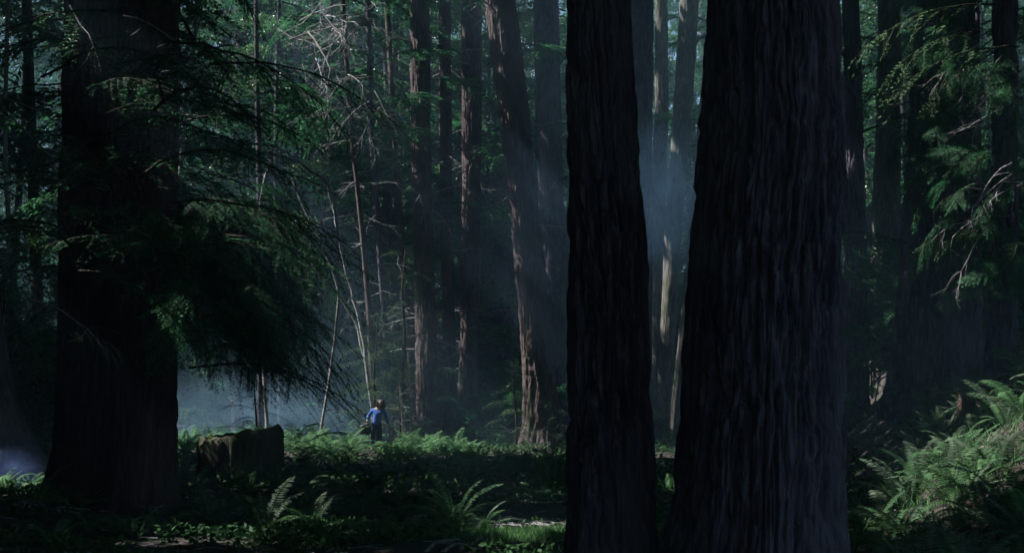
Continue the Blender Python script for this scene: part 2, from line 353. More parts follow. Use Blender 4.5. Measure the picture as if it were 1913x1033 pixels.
# left pair
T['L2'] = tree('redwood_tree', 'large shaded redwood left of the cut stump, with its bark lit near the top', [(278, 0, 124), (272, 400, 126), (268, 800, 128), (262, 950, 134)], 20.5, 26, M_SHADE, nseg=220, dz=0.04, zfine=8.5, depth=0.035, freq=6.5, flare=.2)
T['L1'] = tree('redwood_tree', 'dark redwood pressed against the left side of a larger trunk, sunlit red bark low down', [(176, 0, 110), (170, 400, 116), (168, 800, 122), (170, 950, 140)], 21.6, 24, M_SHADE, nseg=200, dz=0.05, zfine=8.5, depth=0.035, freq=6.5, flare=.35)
T['L0'] = tree('redwood_tree', 'black buttressed tree base at the edge of the picture with blue smoke in front', [(-75, 0, 120), (-70, 500, 130), (-55, 700, 150), (-50, 800, 190), (-45, 880, 250)], 25, 24, M_FG, nseg=160, dz=0.06, zfine=9, flare=.35, flare_h=1.4)
# middle trunks
T['T1'] = tree('redwood_tree', 'straight redwood with flaking sunlit bark, nearest trunk to the person', [(784, 0, 40), (786, 200, 40), (790, 400, 39), (795, 600, 40), (799, 810, 44)], 54, 30, M_RED, nseg=110, dz=0.10, depth=0.04)
T['T2'] = tree('redwood_tree', 'thin straight redwood between two thicker reddish trunks', [(831, 0, 24), (833, 300, 25), (838, 600, 26), (842, 800, 28)], 57, 28, M_RED, nseg=80, dz=0.12, depth=0.03)
T['T3'] = tree('redwood_tree', 'straight redwood with a long sunlit strip down its left side', [(881, 0, 38), (882, 200, 38), (880, 400, 36), (877, 600, 36), (873, 800, 40)], 58, 30, M_RED, nseg=110, dz=0.10, depth=0.04)
T['T4'] = tree('redwood_tree', 'hazy blue straight trunk right of the sunlit striped redwood', [(938, 100, 38), (939, 400, 40), (940, 800, 46)], 66, 32, M_FG, nseg=90, dz=0.15, depth=0.03)
T['T5'] = tree('leaning_tree', 'leaning trunk with mossy sunlit top and pink flaking bark at its foot', [(934, 0, 64), (952, 150, 60), (970, 300, 57), (988, 480, 56), (1002, 650, 58), (1012, 790, 70)], 50, 24, M_MOSSY, nseg=120, dz=0.09, depth=0.05, flare=.4)
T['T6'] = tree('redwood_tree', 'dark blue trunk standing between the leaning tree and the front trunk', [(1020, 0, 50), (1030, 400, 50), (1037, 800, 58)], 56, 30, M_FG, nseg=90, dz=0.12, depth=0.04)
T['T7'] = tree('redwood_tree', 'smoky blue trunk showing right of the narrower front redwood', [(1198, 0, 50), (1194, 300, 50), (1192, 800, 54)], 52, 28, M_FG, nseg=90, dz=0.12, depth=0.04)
T['T8'] = tree('mottled_tree', 'pale mottled slender trunk in the gap between the two front redwoods', [(1235, 0, 26), (1236, 200, 28), (1229, 400, 30), (1226, 600, 30), (1230, 800, 30)], 62, 28, M_GREY, nseg=70, dz=0.12, depth=0.02)
T['T9'] = tree('mottled_tree', 'pale trunk bowing to the right at the top in the gap between front redwoods', [(1288, 0, 38), (1281, 120, 38), (1270, 280, 36), (1258, 420, 34), (1252, 560, 32), (1243, 700, 28), (1238, 800, 28)], 60, 28, M_GREY, nseg=70, dz=0.12, depth=0.02)
T['T10'] = tree('mottled_tree', 'slimmest pale stem curving up beside the widest front redwood', [(1296, 380, 16), (1287, 520, 17), (1275, 640, 18), (1262, 760, 18), (1258, 810, 18)], 58, 18, M_GREY, nseg=40, dz=0.15, depth=0.012)
T['T11'] = tree('redwood_tree', 'bluish trunk just right of the widest front redwood', [(1590, 0, 34), (1596, 300, 40), (1598, 500, 44), (1600, 720, 48)], 36, 26, M_FG, nseg=110, dz=0.08, depth=0.03)
T['T12'] = tree('redwood_tree', 'dappled trunk with sunlit spots low on its bark, left of the hanging conifer boughs', [(1661, 0, 42), (1660, 200, 44), (1655, 400, 54), (1652, 600, 56), (1650, 720, 60)], 40, 26, M_GREY, nseg=110, dz=0.08, depth=0.035)
T['T13'] = tree('redwood_tree', 'massive black trunk behind the hanging conifer boughs above the fern bank', [(1765, 0, 105), (1760, 300, 135), (1756, 500, 150), (1750, 720, 165)], 27, 24, M_FG, nseg=160, dz=0.07, depth=0.045)
T['T14'] = tree('redwood_tree', 'trunk at the right edge of the picture above the ferns', [(1878, 0, 50), (1876, 400, 54), (1872, 700, 60)], 24, 20, M_FG, nseg=90, dz=0.07, depth=0.035)
# slim dark stems left of centre
slim = [
    ('slim leaning dark stem left of the person, lit low down', [(640, 0, 11), (655, 230, 10), (675, 420, 10), (688, 560, 11), (700, 800, 12)], 50, M_MOSSY),
    ('slim dark stem forking away behind the pale dead snags', [(688, 0, 11), (692, 220, 12), (705, 420, 12), (720, 620, 12), (728, 800, 14)], 53, M_FG),
    ('slender dark sapling trunk just left of the flaking redwood', [(722, 0, 11), (735, 220, 11), (748, 420, 12), (765, 640, 12), (775, 800, 14)], 55, M_MOSSY),
    ('thin straight dark stem against the bright leaves left of the flaking redwood', [(716, 0, 9), (726, 300, 9), (736, 560, 10), (742, 800, 12)], 64, M_FG),
    ('faint thin stem rising behind the smoke right of the cut stump', [(560, 0, 12), (552, 300, 12), (545, 600, 13), (540, 800, 15)], 62, M_FG),
    ('hazy middle sized trunk half lost in dark foliage above the cut stump', [(452, 0, 30), (450, 400, 30), (448, 800, 34)], 58, M_FG),
    ('thin silvery stem beside the large shaded redwood, catching sun', [(372, 0, 8), (358, 130, 9), (343, 240, 9), (330, 420, 9), (322, 620, 9), (318, 900, 11)], 26, M_DEAD),
    ('narrow dark trunk behind the left edge of the foliage', [(50, 0, 20), (60, 300, 20), (72, 600, 22), (78, 850, 26)], 36, M_MOSSY),
    ('thin crooked stem at the far left with pale twigs', [(8, 300, 10), (20, 450, 10), (5, 560, 10), (-5, 860, 12)], 30, M_DEAD),
]
for k, (lab, c, Y, m) in enumerate(slim):
    T['S%d' % k] = tree('slim_tree', lab, c, Y, 16 if Y < 40 else 24, m, nseg=24, dz=0.2, depth=0.01, flare=.2)
# trees outside the frame whose crowns close the roof of the forest
outs = [(-14, 9, .6), (-20, 22, .7), (-13, 33, .5), (-22, 38, .7), (-27, 52, .6), (-9, 2, .7), (-17, -6, .7), (-26, 6, .6), (-34, 24, .7), (-36, 44, .6), (7, 3, .6), (13, 14, .7), (16, 30, .6), (20, 46, .6), (9, -10, .7), (-3, -9, .6), (-40, 8, .6), (22, 4, .6), (-44, 60, .7), (24, 62, .6), (-30, -10, .6), (12, 22, .5)]
for i, (x, y, r) in enumerate(outs):
    g = gz(x, y); ctrl = []
    for z in (14, 8, 4, 1, 0.1):
        # invert the projection only to reuse the builder's units
        ctrl.append((CX+x/y*F_PX if abs(y) > .5 else CX, z, 1))
    # direct construction
    q = Q(); n = 12; zz = np.linspace(-0.4, 24, n)
    q.tube([(0.3*math.sin(i+z*.12), 0.3*math.cos(i*2+z*.1), z) for z in zz], [r*(1.25 if z < .5 else 1-z/34) for z in zz], 20)
    root = link('redwood_tree', None, None, (x, y, g)); tag(root, 'tall redwood standing outside the picture', 'tree', 'redwoods outside the picture')
    link('trunk', q.mesh('trunk', M_RED), root)
    TREES.append(dict(root=root, base=Vector((x, y, g)), at=None, top=24))

# ------------------------------------------------------------------ branch prototypes
def rv(): return rng.normal(size=3)
def spray_branch(L=2.4, seed=0, needles=None, leafL=0.075, leafW=0.017, droop=0.35, step=0.085):
    r = np.random.RandomState(seed); q = Q()
    n = 12; s = np.linspace(0, 1, n)
    wob = np.cumsum(r.randn(n)*0.02)
    ax = np.stack([s*L, wob*L, 0.10*L*np.sin(s*2.2)-droop*L*s**2], -1)
    q.tube(ax, np.interp(s, [0, 1], [0.018, 0.003])*L/2.4, 5, 0)
    B = []; D = []; N = []
    pos = 0.12*L; side = 1
    while pos < L:
        t = pos/L; p = np.array([np.interp(t, s, ax[:, k]) for k in range(3)])
        t2 = min(t+0.03, 1); tg = np.array([np.interp(t2, s, ax[:, k]) for k in range(3)])-p; 
        if np.linalg.norm(tg) < 1e-4: tg = np.array([1, 0, -.5])
        tg /= np.linalg.norm(tg)
        lat = np.array([-tg[1], tg[0], 0])*side
        ln = L*(0.30*math.sin(math.pi*min(1, 0.15+t*0.85))**0.8+0.04)*r.uniform(.55, 1.15)
        d = tg*r.uniform(.5, .9)+lat*r.uniform(.7, 1)+np.array([0, 0, r.uniform(-.45, .12)]); d /= np.linalg.norm(d)
        m = max(3, int(ln/0.045)); ss = np.linspace(0, 1, m)
        tw = p+ss[:, None]*d*ln+np.outer(ss**2, np.array([0, 0, -0.30*ln]))+tg*ss[:, None]**2*ln*.2
        q.tube(tw[[0, m//2, m-1]], [0.005, 0.0035, 0.0015], 3, 0)
        nn = np.cross(d, lat); nn = np.cross(tg, lat) if np.linalg.norm(nn) < .1 else nn
        nn = nn/np.linalg.norm(nn)
        sd_ = np.cross(nn, d)
        for sg in (-1, 1):
            keep = r.rand(m) > 0.12
            B.append(tw[keep]); D.append((d*0.75+sg*sd_)[None, :]+r.randn(keep.sum(), 3)*0.16); N.append(np.tile(nn, (keep.sum(), 1))+r.randn(keep.sum(), 3)*.25)
        B.append(tw[-1:]); D.append(d[None]); N.append(nn[None])
        pos += step*r.uniform(.7, 1.3); side = -side
    B = np.concatenate(B); D = np.concatenate(D); N = np.concatenate(N)
    q.leaves(B, D, N, leafL*r.uniform(.6, 1.2, len(B)), leafW*r.uniform(.7, 1.3, len(B)), 1)
    return q.mesh('branch', [M_TWIG, needles or M_NEED], False)
def dead_branch(L=2.2, seed=0, kids=7):
    r = np.random.RandomState(seed+900); q = Q()
    def stem(p, d, ln, rad, depth):
        n = 7; P = [p]; dd = d.copy()
        for i in range(n-1):
            dd = dd+r.randn(3)*0.16+np.array([0, 0, -0.03]); dd /= np.linalg.norm(dd); P.append(P[-1]+dd*ln/(n-1))
        P = np.array(P); q.tube(P, np.linspace(rad, rad*.25, n), 5 if depth == 0 else 3, 0)
        if depth < 2:
            for k in range(kids if depth == 0 else 2):
                i = r.randint(1, n-1); e = dd+r.randn(3)*0.75; e[2] *= .6; e /= np.linalg.norm(e)
                stem(P[i], e, ln*r.uniform(.2, .5), rad*.42, depth+1)
    stem(np.zeros(3), np.array([1.0, 0, .05]), L, 0.022, 0)
    return q.mesh('dead_branch', [M_DEAD], True)
def bough(size=2.6, seed=0, n=26, mat=None, leafL=0.16, leafW=0.05, broad=False):
    """a whole leafy bough seen from far: several flat drooping sprays round a limb"""
    r = np.random.RandomState(seed+300); q = Q()
    Ax = np.array([[0, 0, 0], [size*.5, 0, .12*size], [size, 0, 0.0]]); q.tube(Ax, [.03, .02, .006], 4, 0)
    B = []; D = []; N = []
    for k in range(n):
        t = r.uniform(.15, 1); p = np.array([t*size, 0, .12*size*math.sin(t*3.1)])
        a = r.choice([-1, 1])*r.uniform(.2, 1.3); d = np.array([math.cos(a), math.sin(a), r.uniform(-.45, .15)]); d /= np.linalg.norm(d)
        ln = size*r.uniform(.2, .5)*(1.2-.6*t); m = max(5, int(ln/.055)); ss = np.linspace(0.05, 1, m)
        tw = p+ss[:, None]*d*ln+np.outer(ss**2, [0, 0, -.35*ln])
        q.tube(tw[[0, m//2, m-1]], [.008, .005, .002], 3, 0)
        if broad:
            kk = m*2; idx = r.randint(0, m, kk); B.append(tw[idx]+r.randn(kk, 3)*.08); D.append(r.randn(kk, 3)); N.append(np.array([0, 0, 1.])+r.randn(kk, 3)*.6)
        else:
            sd_ = np.cross([0, 0, 1.], d)
            for sg in (-1, 1):
                B.append(tw); D.append((d*.8+sg*sd_)[None]+r.randn(m, 3)*.22); N.append(np.array([0, 0, 1.])+r.randn(m, 3)*.35)
    B = np.concatenate(B); D = np.concatenate(D); N = np.concatenate(N)
    q.leaves(B, D, N, leafL*r.uniform(.5, 1.3, len(B)), leafW*r.uniform(.6, 1.4, len(B)), 1)
    return q.mesh('bough', [M_TWIG, mat or M_NEED], False)
SPRAY = [spray_branch(2.4, s) for s in range(4)]
SPRAYL = [spray_branch(1.8, 10+s, M_NEEDL, droop=.3) for s in range(3)]
DEADB = [dead_branch(2.2, s) for s in range(5)]
SPRAYD = [spray_branch(2.4, 40+s, leafL=.095, leafW=.032, droop=.4, step=.055) for s in range(4)]
BOUGH = [bough(2.6, s) for s in range(5)]
BROADB = [bough(2.2, 20+s, 34, M_BROAD, .085, .06, True) for s in range(3)]
def place(mesh, name, parent, wloc, az, pitch, roll, s):
    o = bpy.data.objects.new(name, mesh); col.objects.link(o); o.parent = parent
    o.location = Vector(wloc)-parent.location
    o.rotation_euler = (roll, -pitch, az); o.scale = (s, s, s)
    return o
def center(wloc, az, s, L=1.3): return (wloc[0]+math.cos(az)*L*s, wloc[1]+math.sin(az)*L*s, wloc[2])
def on_trunk(t, meshes, name, zs, az_rng, s_rng, pitch=(-.2, .3), pad=.5, check=True):
    for z in zs:
        for _ in range(4):
            p, r = t['at'](z); az = random.uniform(*az_rng); s = random.uniform(*s_rng)
            b = (p.x+math.cos(az)*r*.85, p.y+math.sin(az)*r*.85, z)
            if check and shades_b(b, az, s, pad*s*.6): continue
            place(random.choice(meshes), name, t['root'], b, az, random.uniform(*pitch), random.uniform(-.4, .4), s); break

# dead twiggy branches up the middle trunks
def zrange(a, b, n): return [random.uniform(a, b) for _ in range(n)]
for key, n, z0, z1, sr in (('T1', 26, 3, 18, (.5, 1.1)), ('T2', 14, 4, 18, (.4, .8)), ('T3', 22, 3, 19, (.5, 1.0)), ('T5', 10, 6, 16, (.4, .9)), ('T4', 8, 5, 18, (.5, .9)),
                           ('T6', 6, 5, 16, (.5, .9)), ('S0', 10, 4, 15, (.5, .9)), ('S1', 14, 5, 17, (.5, 1.2)), ('S2', 12, 5, 17, (.5, 1)), ('T12', 6, 3, 12, (.4, .7)), ('T11', 4, 3, 11, (.3, .6)), ('T9', 5, 3, 16, (.3, .6))):
    on_trunk(T[key], DEADB, 'dead_branch', zrange(z0, z1, n), (0, 6.28), sr, check=False)
# live boughs on the middle trunks
for key, n, z0, z1 in (('T1', 7, 9, 19), ('T3', 5, 10, 20), ('T5', 4, 10, 16), ('S0', 7, 8, 18), ('S1', 8, 8, 18), ('S2', 9, 7, 19), ('S3', 10, 6, 20), ('S4', 12, 3, 19), ('S5', 14, 3, 18), ('T4', 5, 8, 20), ('T7', 3, 10, 18), ('T6', 4, 9, 18), ('S7', 10, 2, 12), ('S8', 4, 2, 8), ('S6', 6, 5, 11), ('T11', 6, 7, 12), ('T12', 7, 5, 13)):
    on_trunk(T[key], BOUGH, 'branch', zrange(z0, z1, n), (0, 6.28), (.8, 1.3), pad=.9)

# hanging conifer boughs on the right
def bough_at(t, px, py, Y, az, s, pitch, roll=0, meshes=SPRAY, name='branch'):
    return place(random.choice(meshes), name, t['root'], pt(px, py, Y), az, pitch, roll, s)
t14 = T['T14']
for k in range(84):
    z = random.uniform(3.3, 6.9); Y = random.uniform(14.5, 21)
    px = random.uniform(1790, 1975)-20*(z-3); az = random.uniform(math.pi*.6, math.pi*1.5)
    p = pt(px, 0, Y); place(random.choice(SPRAYD), 'branch', t14['root'], (p.x, Y, z), az, random.uniform(-.9, .1), random.uniform(-.9, .9), random.uniform(.2, .38))
for k in range(14):
    p = pt(random.uniform(1780, 1930), random.uniform(20, 420), random.uniform(14.5, 19)); place(random.choice(DEADB), 'dead_branch', t14['root'], p, random.uniform(2, 4.6), random.uniform(-.6, .3), 0, random.uniform(.25, .45))
for px, py, Y, az, s, pi_ in ((1850, 300, 15, 3.3, .3, -.1), (1830, 430, 15, 3.2, .3, -.3), (1820, 130, 15, 3.5, .45, -.45), (1830, 350, 15, 3.0, .3, -.25), (1830, 60, 15, 3.3, .7, -.3), (1860, 10, 15, 3.2, .9, -.15), (1800, 430, 15, 3.4, .35, -.2), (1900, 90, 15, 3.25, .9, -.2)):
    bough_at(t14, px, py, Y, az, s, pi_, 0, SPRAYL)
on_trunk(T['T1'], SPRAY, 'branch', zrange(2.5, 10, 12), (2.6, 6.6), (.4, .8)); on_trunk(T['T3'], SPRAY, 'branch', zrange(3, 10, 10), (2.6, 6.6), (.4, .8)); on_trunk(T['T6'], SPRAY, 'branch', zrange(3, 12, 10), (2.6, 6.6), (.4, .9)); on_trunk(T['T4'], SPRAY, 'branch', zrange(3, 12, 10), (2.6, 6.6), (.5, .9))
on_trunk(T['T13'], SPRAY, 'branch', zrange(4, 9, 16), (3.3, 5.6), (.7, 1.1), check=False)
# dark boughs in front of and right of the left pair
for k in range(34):
    Y = random.uniform(13.5, 19.5); px = random.uniform(60, 330); z = random.uniform(3.0, 6.6)
    p = pt(px, 0, Y); place(random.choice(SPRAY), 'branch', T['L1' if px < 170 else 'L2']['root'], (p.x, Y, z), random.uniform(-2.6, .1), random.uniform(-.3, .2), random.uniform(-.4, .4), random.uniform(.6, 1.1))
for k in range(30):
    z = random.uniform(1.9, 5.8); Y = random.uniform(17.5, 23)
    px = random.uniform(320, 440); p = pt(px, 0, Y)
    place(random.choice(SPRAY), 'branch', T['L2']['root'], (p.x, Y, z), random.uniform(-.7, .5), random.uniform(-.35, .1), random.uniform(-.4, .4), random.uniform(.6, 1.1))
for px, py, Y, az, s, pi_, m in ((230, 70, 14.5, 2.9, .35, .0, SPRAYL), (150, 190, 15, .2, .3, -.1, SPRAYL), (100, 620, 17, .15, .55, -.15, SPRAYL), (60, 560, 20, .2, .6, 0, DEADB), (300, 135, 18.5, .25, .28, .3, DEADB), (345, 215, 19, .1, .3, .25, DEADB),
                                 (230, 30, 18.5, .3, .5, .1, DEADB), (130, 10, 18, -.6, .5, -1.0, DEADB), (20, 220, 24, -.3, .8, -.6, DEADB), (0, 180, 24, .1, .9, -.3, DEADB), (60, 500, 22, 2.9, .6, .2, DEADB)):
    bough_at(T['L1'], px, py, Y, az, s, pi_, 0, m, 'dead_branch' if m is DEADB else 'branch')

for k in range(150):
    u = random.random(); px = 345+200*u; py = random.uniform(340, 640-170*abs(u-.62)); Y = random.uniform(18.5, 24)
    place(random.choice(SPRAYD), 'branch', T['L2']['root'], pt(px-45, py, Y), random.uniform(-2.0, 1.6), random.uniform(-.9, 0), random.uniform(-.5, .5), random.uniform(.34, .56))

for k in range(46):
    px = random.uniform(430, 560); py = random.uniform(420, 640); Y = random.uniform(20, 24)
    place(random.choice(SPRAYD), 'branch', T['L2']['root'], pt(px-20, py, Y), random.uniform(-2.4, 1.2), random.uniform(-1.0, -.2), random.uniform(-.5, .5), random.uniform(.28, .46))

# leaning pale snags and the arched pale branch
def snag(label, pts, r0, r1, Y, twigs=4):
    P = [pt(px, py, Y+dy) for px, py, dy in pts]
    base = P[0]; q = Q()
    n = 24; t = np.linspace(0, 1, n); tt = np.linspace(0, 1, len(P))
    A = np.stack([np.interp(t, tt, [p[k]-base[k] for p in P]) for k in range(3)], -1)
    ker = np.array([.25, .5, .25])
    for k in range(3):
        for _ in range(3): A[1:-1, k] = np.convolve(A[:, k], ker, 'valid')
    A[1:-1] += rng.normal(size=(n-2, 3))*0.02
    q.tube(A, np.linspace(r0, r1, n), 7, 0)
    o = link('dead_snag', None, None, base); tag(o, label, 'dead tree')
    link('stem', q.mesh('stem', [M_DEAD]), o)
    for k in range(twigs):
        i = random.randint(5, n-1); place(random.choice(DEADB), 'dead_branch', o, base+Vector(A[i]), random.uniform(0, 6.28), random.uniform(-.5, .5), 0, random.uniform(.25, .6))
    return o
snag('pale dead snag leaning left above the person, kinked halfway up', [(705, 800, 0), (672, 610, 0), (640, 560, 0), (600, 450, 0), (565, 390, 0), (545, 330, 0)], .07, .03, 48.5)
snag('pale dead snag crossing in front of the slim dark stems, tip bent left', [(700, 800, 0), (676, 615, 0), (655, 540, 0), (638, 470, 0), (622, 390, 0), (612, 350, 0)], .07, .035, 48)
snag('long pale dead branch arching over the smoke above the cut stump', [(600, 800, 0), (640, 560, 0), (628, 352, 0), (605, 340, 0), (570, 310, 0), (530, 280, 0), (490, 266, 0), (430, 268, 0), (380, 290, 0)], .045, .03, 42, 3)
snag('pale straight dead stem slanting through the upper boughs', [(500, 800, 0), (480, 400, 0), (520, 240, 0), (555, 175, 0)], .06, .025, 44, 3)
for k, (px, py, az) in enumerate([(575, 60, -.6), (600, 90, 2.5), (610, 120, -1.0), (640, 150, 2.2), (560, 40, -.2), (620, 60, -1.3), (650, 190, .2), (690, 190, 3.0), (655, 200, 3.3), (600, 210, .1), (700, 170, -.8), (590, 110, -1.2), (630, 100, -.9), (570, 90, .6), (670, 215, 3.1), (540, 75, .4), (610, 30, -1.1), (645, 85, -1.3), (580, 30, -1.2), (595, 60, -1.4), (625, 130, -1.2), (605, 160, .3), (650, 140, -.9), (690, 215, .3), (640, 215, 2.9), (565, 120, -.4), (710, 200, 2.8), (600, 20, -.7), (630, 45, 2.6), (585, 75, 1.4)]):
    t = T['S0'] if k % 2 else T['S1']
    place(random.choice(DEADB), 'dead_branch', t['root'], pt(px, py, 45+k % 3), az, random.choice([-.9, -.5, .5, .2, -.2]), 0, random.uniform(.7, 1.3))

# leafy trees filling the left middle distance
for k, (px, Y, lab) in enumerate([(215, 34, 'leafy tree hidden mostly behind the large shaded redwoods'), (478, 47, 'dark leafy tree rising behind the cut stump'), (520, 52, 'dense leafy tree behind the arching dead branch'), (610, 56, 'leafy tree with green crown behind the pale dead snags'), (330, 56, 'hazy leafy tree right of the thin silvery stem'), (20, 42, 'leafy tree in the haze at the left edge'), (690, 60, 'dark leafy tree left of the flaking redwood'), (1690, 52, 'bright leafy tree showing between the dappled and black trunks'), (1625, 58, 'leafy tree between the bluish and the dappled trunk'), (975, 70, 'leafy tree behind the leaning trunk'), (1850, 46, 'dark leafy tree behind the hanging boughs at the right'), (400, 62, 'leafy tree filling the gap above the arching dead branch, with bright leaves'), (450, 70, 'leafy tree in the upper left beyond the smoke'), (560, 66, 'leafy tree beyond the slanting dead stem'), (640, 70, 'leafy tree behind the twiggy dead branches'), (745, 68, 'leafy tree glimpsed between the slender sapling trunk and the flaking redwood'), (1000, 70, 'leafy tree filling the gap between the leaning trunk and the dark blue trunk'), (905, 66, 'leafy tree glimpsed right of the striped redwood'), (860, 72, 'leafy tree glimpsed between the two thick middle redwoods'), (500, 58, 'leafy tree with fine shining leaves beyond the arching dead branch')]):
    x = (px-CX)/F_PX*Y; gg = gz(x, Y); root = link('leafy_tree', None, None, (x, Y, gg)); tag(root, lab, 'tree')
    q = Q(); zz = np.linspace(-.4, 22, 10); q.tube([(.2*math.sin(z*.2+k), .2*math.cos(z*.2+k), z) for z in zz], [.14*(1-.7*max(z, 0)/22) for z in zz], 10); link('trunk', q.mesh('trunk', M_FG), root)
    n = 60 if k < 7 else (40 if k < 11 else 62)
    for j in range(n):
        z = (3.5 if k < 7 else 5)+15.5*j/n; az = random.uniform(0, 6.28); s = random.uniform(.8, 1.6); b = (x, Y, gg+z)
        if shades_b(b, az, s, .3*s): continue
        place(random.choice(BROADB if (k > 10 or (j+k) % 3 == 0) else BOUGH), 'bough', root, b, az, random.uniform(-.2, .4), random.uniform(-.5, .5), s)

# small conifers in the clearing
def sapling(label, px, py, Y, h, n, meshes=SPRAYL, sr=(.5, .9), group=None):
    p = pt(px, py, Y); g = gz(p.x, Y); o = link('young_conifer', None, None, (p.x, Y, g)); tag(o, label, 'young tree', group)
    q = Q(); zz = np.linspace(-.2, h, 10); q.tube([(0.06*math.sin(z*2), .05*math.cos(z*3), z) for z in zz], np.linspace(.05, .01, 10)*h/3, 8)
    link('trunk', q.mesh('trunk', M_TWIG), o)
    for k in range(n):
        z = h*(.15+.85*k/n); s = random.uniform(*sr)*(1.15-.7*k/n)*h/3.5
        place(random.choice(meshes), 'branch', o, (p.x, Y, g+z), k*2.4+random.uniform(-.4, .4), random.uniform(-.1, .3), random.uniform(-.3, .3), s)
sapling('young conifer with drooping sunlit sprays rising behind the person', 700, 838, 47.5, 4.4, 34)
sapling('taller thin conifer with pale sprays against the flaking redwood', 752, 830, 50.5, 7.0, 34, sr=(.3, .55))
sapling('small conifer with light green sprays at the foot of the leaning tree', 962, 820, 48, 3.2, 22)
sapling('bushy little conifer right of the leaning tree foot', 1040, 820, 46, 2.2, 18)
sapling('bare twiggy sapling at the foot of the flaking redwood', 765, 830, 50, 2.6, 16, DEADB, (.4, .7))
sapling('twiggy sapling with pale dead sprays right of the person', 745, 830, 47, 2.2, 16, DEADB, (.4, .7))
sapling('shaded young conifer behind the cut stump', 475, 860, 36, 2.6, 20, SPRAY)

# ------------------------------------------------------------------ the forest behind
k = 0
fars = []
r_ = random.Random(5)
while len(fars) < 96:
    Y = r_.uniform(64, 112); px = r_.uniform(-250, 2160)
    x = (px-CX)/F_PX*Y
    if all((x-a)**2+(Y-b)**2 > 6 for a, b in fars): fars.append((x, Y))
for i, (x, Y) in enumerate(fars):
    g = gz(x, Y); h = r_.uniform(22, 30); rad = r_.choice([.15, .2, .28, .4, .45])
    root = link('forest_tree', None, None, (x, Y, g)); tag(root, 'leafy tree in the hazy forest beyond the clearing', 'tree', 'trees in the forest beyond the clearing')
    q = Q(); zz = np.linspace(-.4, h, 12); q.tube([(.25*math.sin(z*.2+i), .25*math.cos(z*.17+i), z) for z in zz], [rad*(1-.7*max(z, 0)/h) for z in zz], 12)
    link('trunk', q.mesh('trunk', r_.choice([M_FG, M_RED, M_GREY])), root)
    broad = r_.random() < .5
    zlo = 0.5 if Y > 78 else 3.0
    for j in range(46):
        z = zlo+(h-zlo)*(j+r_.random())/46; az = r_.uniform(0, 6.28); s = r_.uniform(1.1, 2.1)*(1.15-.5*z/h)
        b = (x+math.cos(az)*rad, Y+math.sin(az)*rad, g+z)
        if shades_b(b, az, s, .15*s, 4.0): continue
        o = place(r_.choice(BROADB if broad else BOUGH), 'bough', root, b, az, r_.uniform(-.15, .4), r_.uniform(-.5, .5), s)

def distant():
    q = Q(); nc = 2600
    y = rng.uniform(98, 135, nc); x = rng.uniform(-.42, .42, nc)*y*1.15; z = ground(x, y)+rng.uniform(-1, 34, nc)
    g = fbm(x*.12, y*.12, z*.12, 2, 91) > .38; C = np.stack([x, y, z], -1)[g]; k = 46
    B = np.repeat(C, k, 0)+rng.normal(size=(len(C)*k, 3))*np.array([1.1, 1.1, .5])
    n = len(B); sel = (fbm(B[:, 0]*.2, B[:, 1]*.2, B[:, 2]*.2, 2, 14) > .5).astype(int)
    D = rng.normal(size=(n, 3)); D[:, 2] *= .5; N = np.array([0, 0, 1.])+rng.normal(size=(n, 3))*.6; L = rng.uniform(.25, .7, n)
    for m in (0, 1): q.leaves(B[sel == m], D[sel == m], N[sel == m], L[sel == m], L[sel == m]*.5, m)
    tag(link('distant_foliage', q.mesh('distant_foliage', [M_NEED, M_BROAD], False)), 'mass of leaves closing the forest far behind the trunks', kind='stuff')
distant()

# low dark understorey beyond the clearing, and left behind the stump
def bush(label, x, Y, h, n, meshes, group=None, sr=(.6, 1.0), name='shrub'):
    g = gz(x, Y); o = link(name, None, None, (x, Y, g)); tag(o, label, 'shrub', group)
    for k in range(n):
        az = r_.uniform(0, 6.28); z = h*r_.random()**1.3
        place(r_.choice(meshes), 'bough', o, (x+r_.uniform(-.3, .3)*h*.4, Y+r_.uniform(-.3, .3)*h*.4, g+.05+z*.75), az, r_.uniform(.0, 1.1), r_.uniform(-.6, .6), r_.uniform(*sr)*min(h, 3.0)/2.2)
for i in range(40):
    Y = r_.uniform(57, 74); px = r_.uniform(-60, 1980); x = (px-CX)/F_PX*Y
    bush('dark leafy shrub in the understorey beyond the clearing', x, Y, r_.uniform(1.8, 4.0), 9, BROADB+BOUGH, 'shrubs beyond the clearing')
for i in range(12):
    Y = r_.uniform(51, 57); px = r_.uniform(760, 1050)
    bush('dark brushy shrub at the feet of the middle redwoods', (px-CX)/F_PX*Y, Y, r_.uniform(1.2, 2.4), 8, SPRAY+BOUGH, 'shrubs at the feet of the middle redwoods', (.4, .7))
for i in range(14):
    Y = r_.uniform(26, 44); px = r_.uniform(1570, 1960); x = (px-CX)/F_PX*Y
    bush('dark shrub in the shade behind the fern bank', x, Y, r_.uniform(1.4, 3.0), 9, BOUGH, 'shrubs behind the fern bank')
for i, (px, Y, h, lab) in enumerate([(10, 27, 3.0, 'low leafy shrub behind the blue smoke at the left edge'), (70, 31, 2.6, 'lowest shrub close against the dark redwood pair, left of it'), (40, 34, 4.5, 'middle sized leafy shrub halfway between the left edge and the redwood pair'), (95, 38, 4.0, 'farthest leafy shrub, mostly hidden by the dark redwood pair'), (0, 29, 5.5, 'tall leafy shrub rising along the left edge of the picture'), (60, 28, 6.5, 'tallest leafy shrub left of the redwood pair, with bright small leaves')]):
    bush(lab, (px-CX)/F_PX*Y, Y, h, 14, BROADB, 'shrubs left of the redwood pair', (.5, .8))

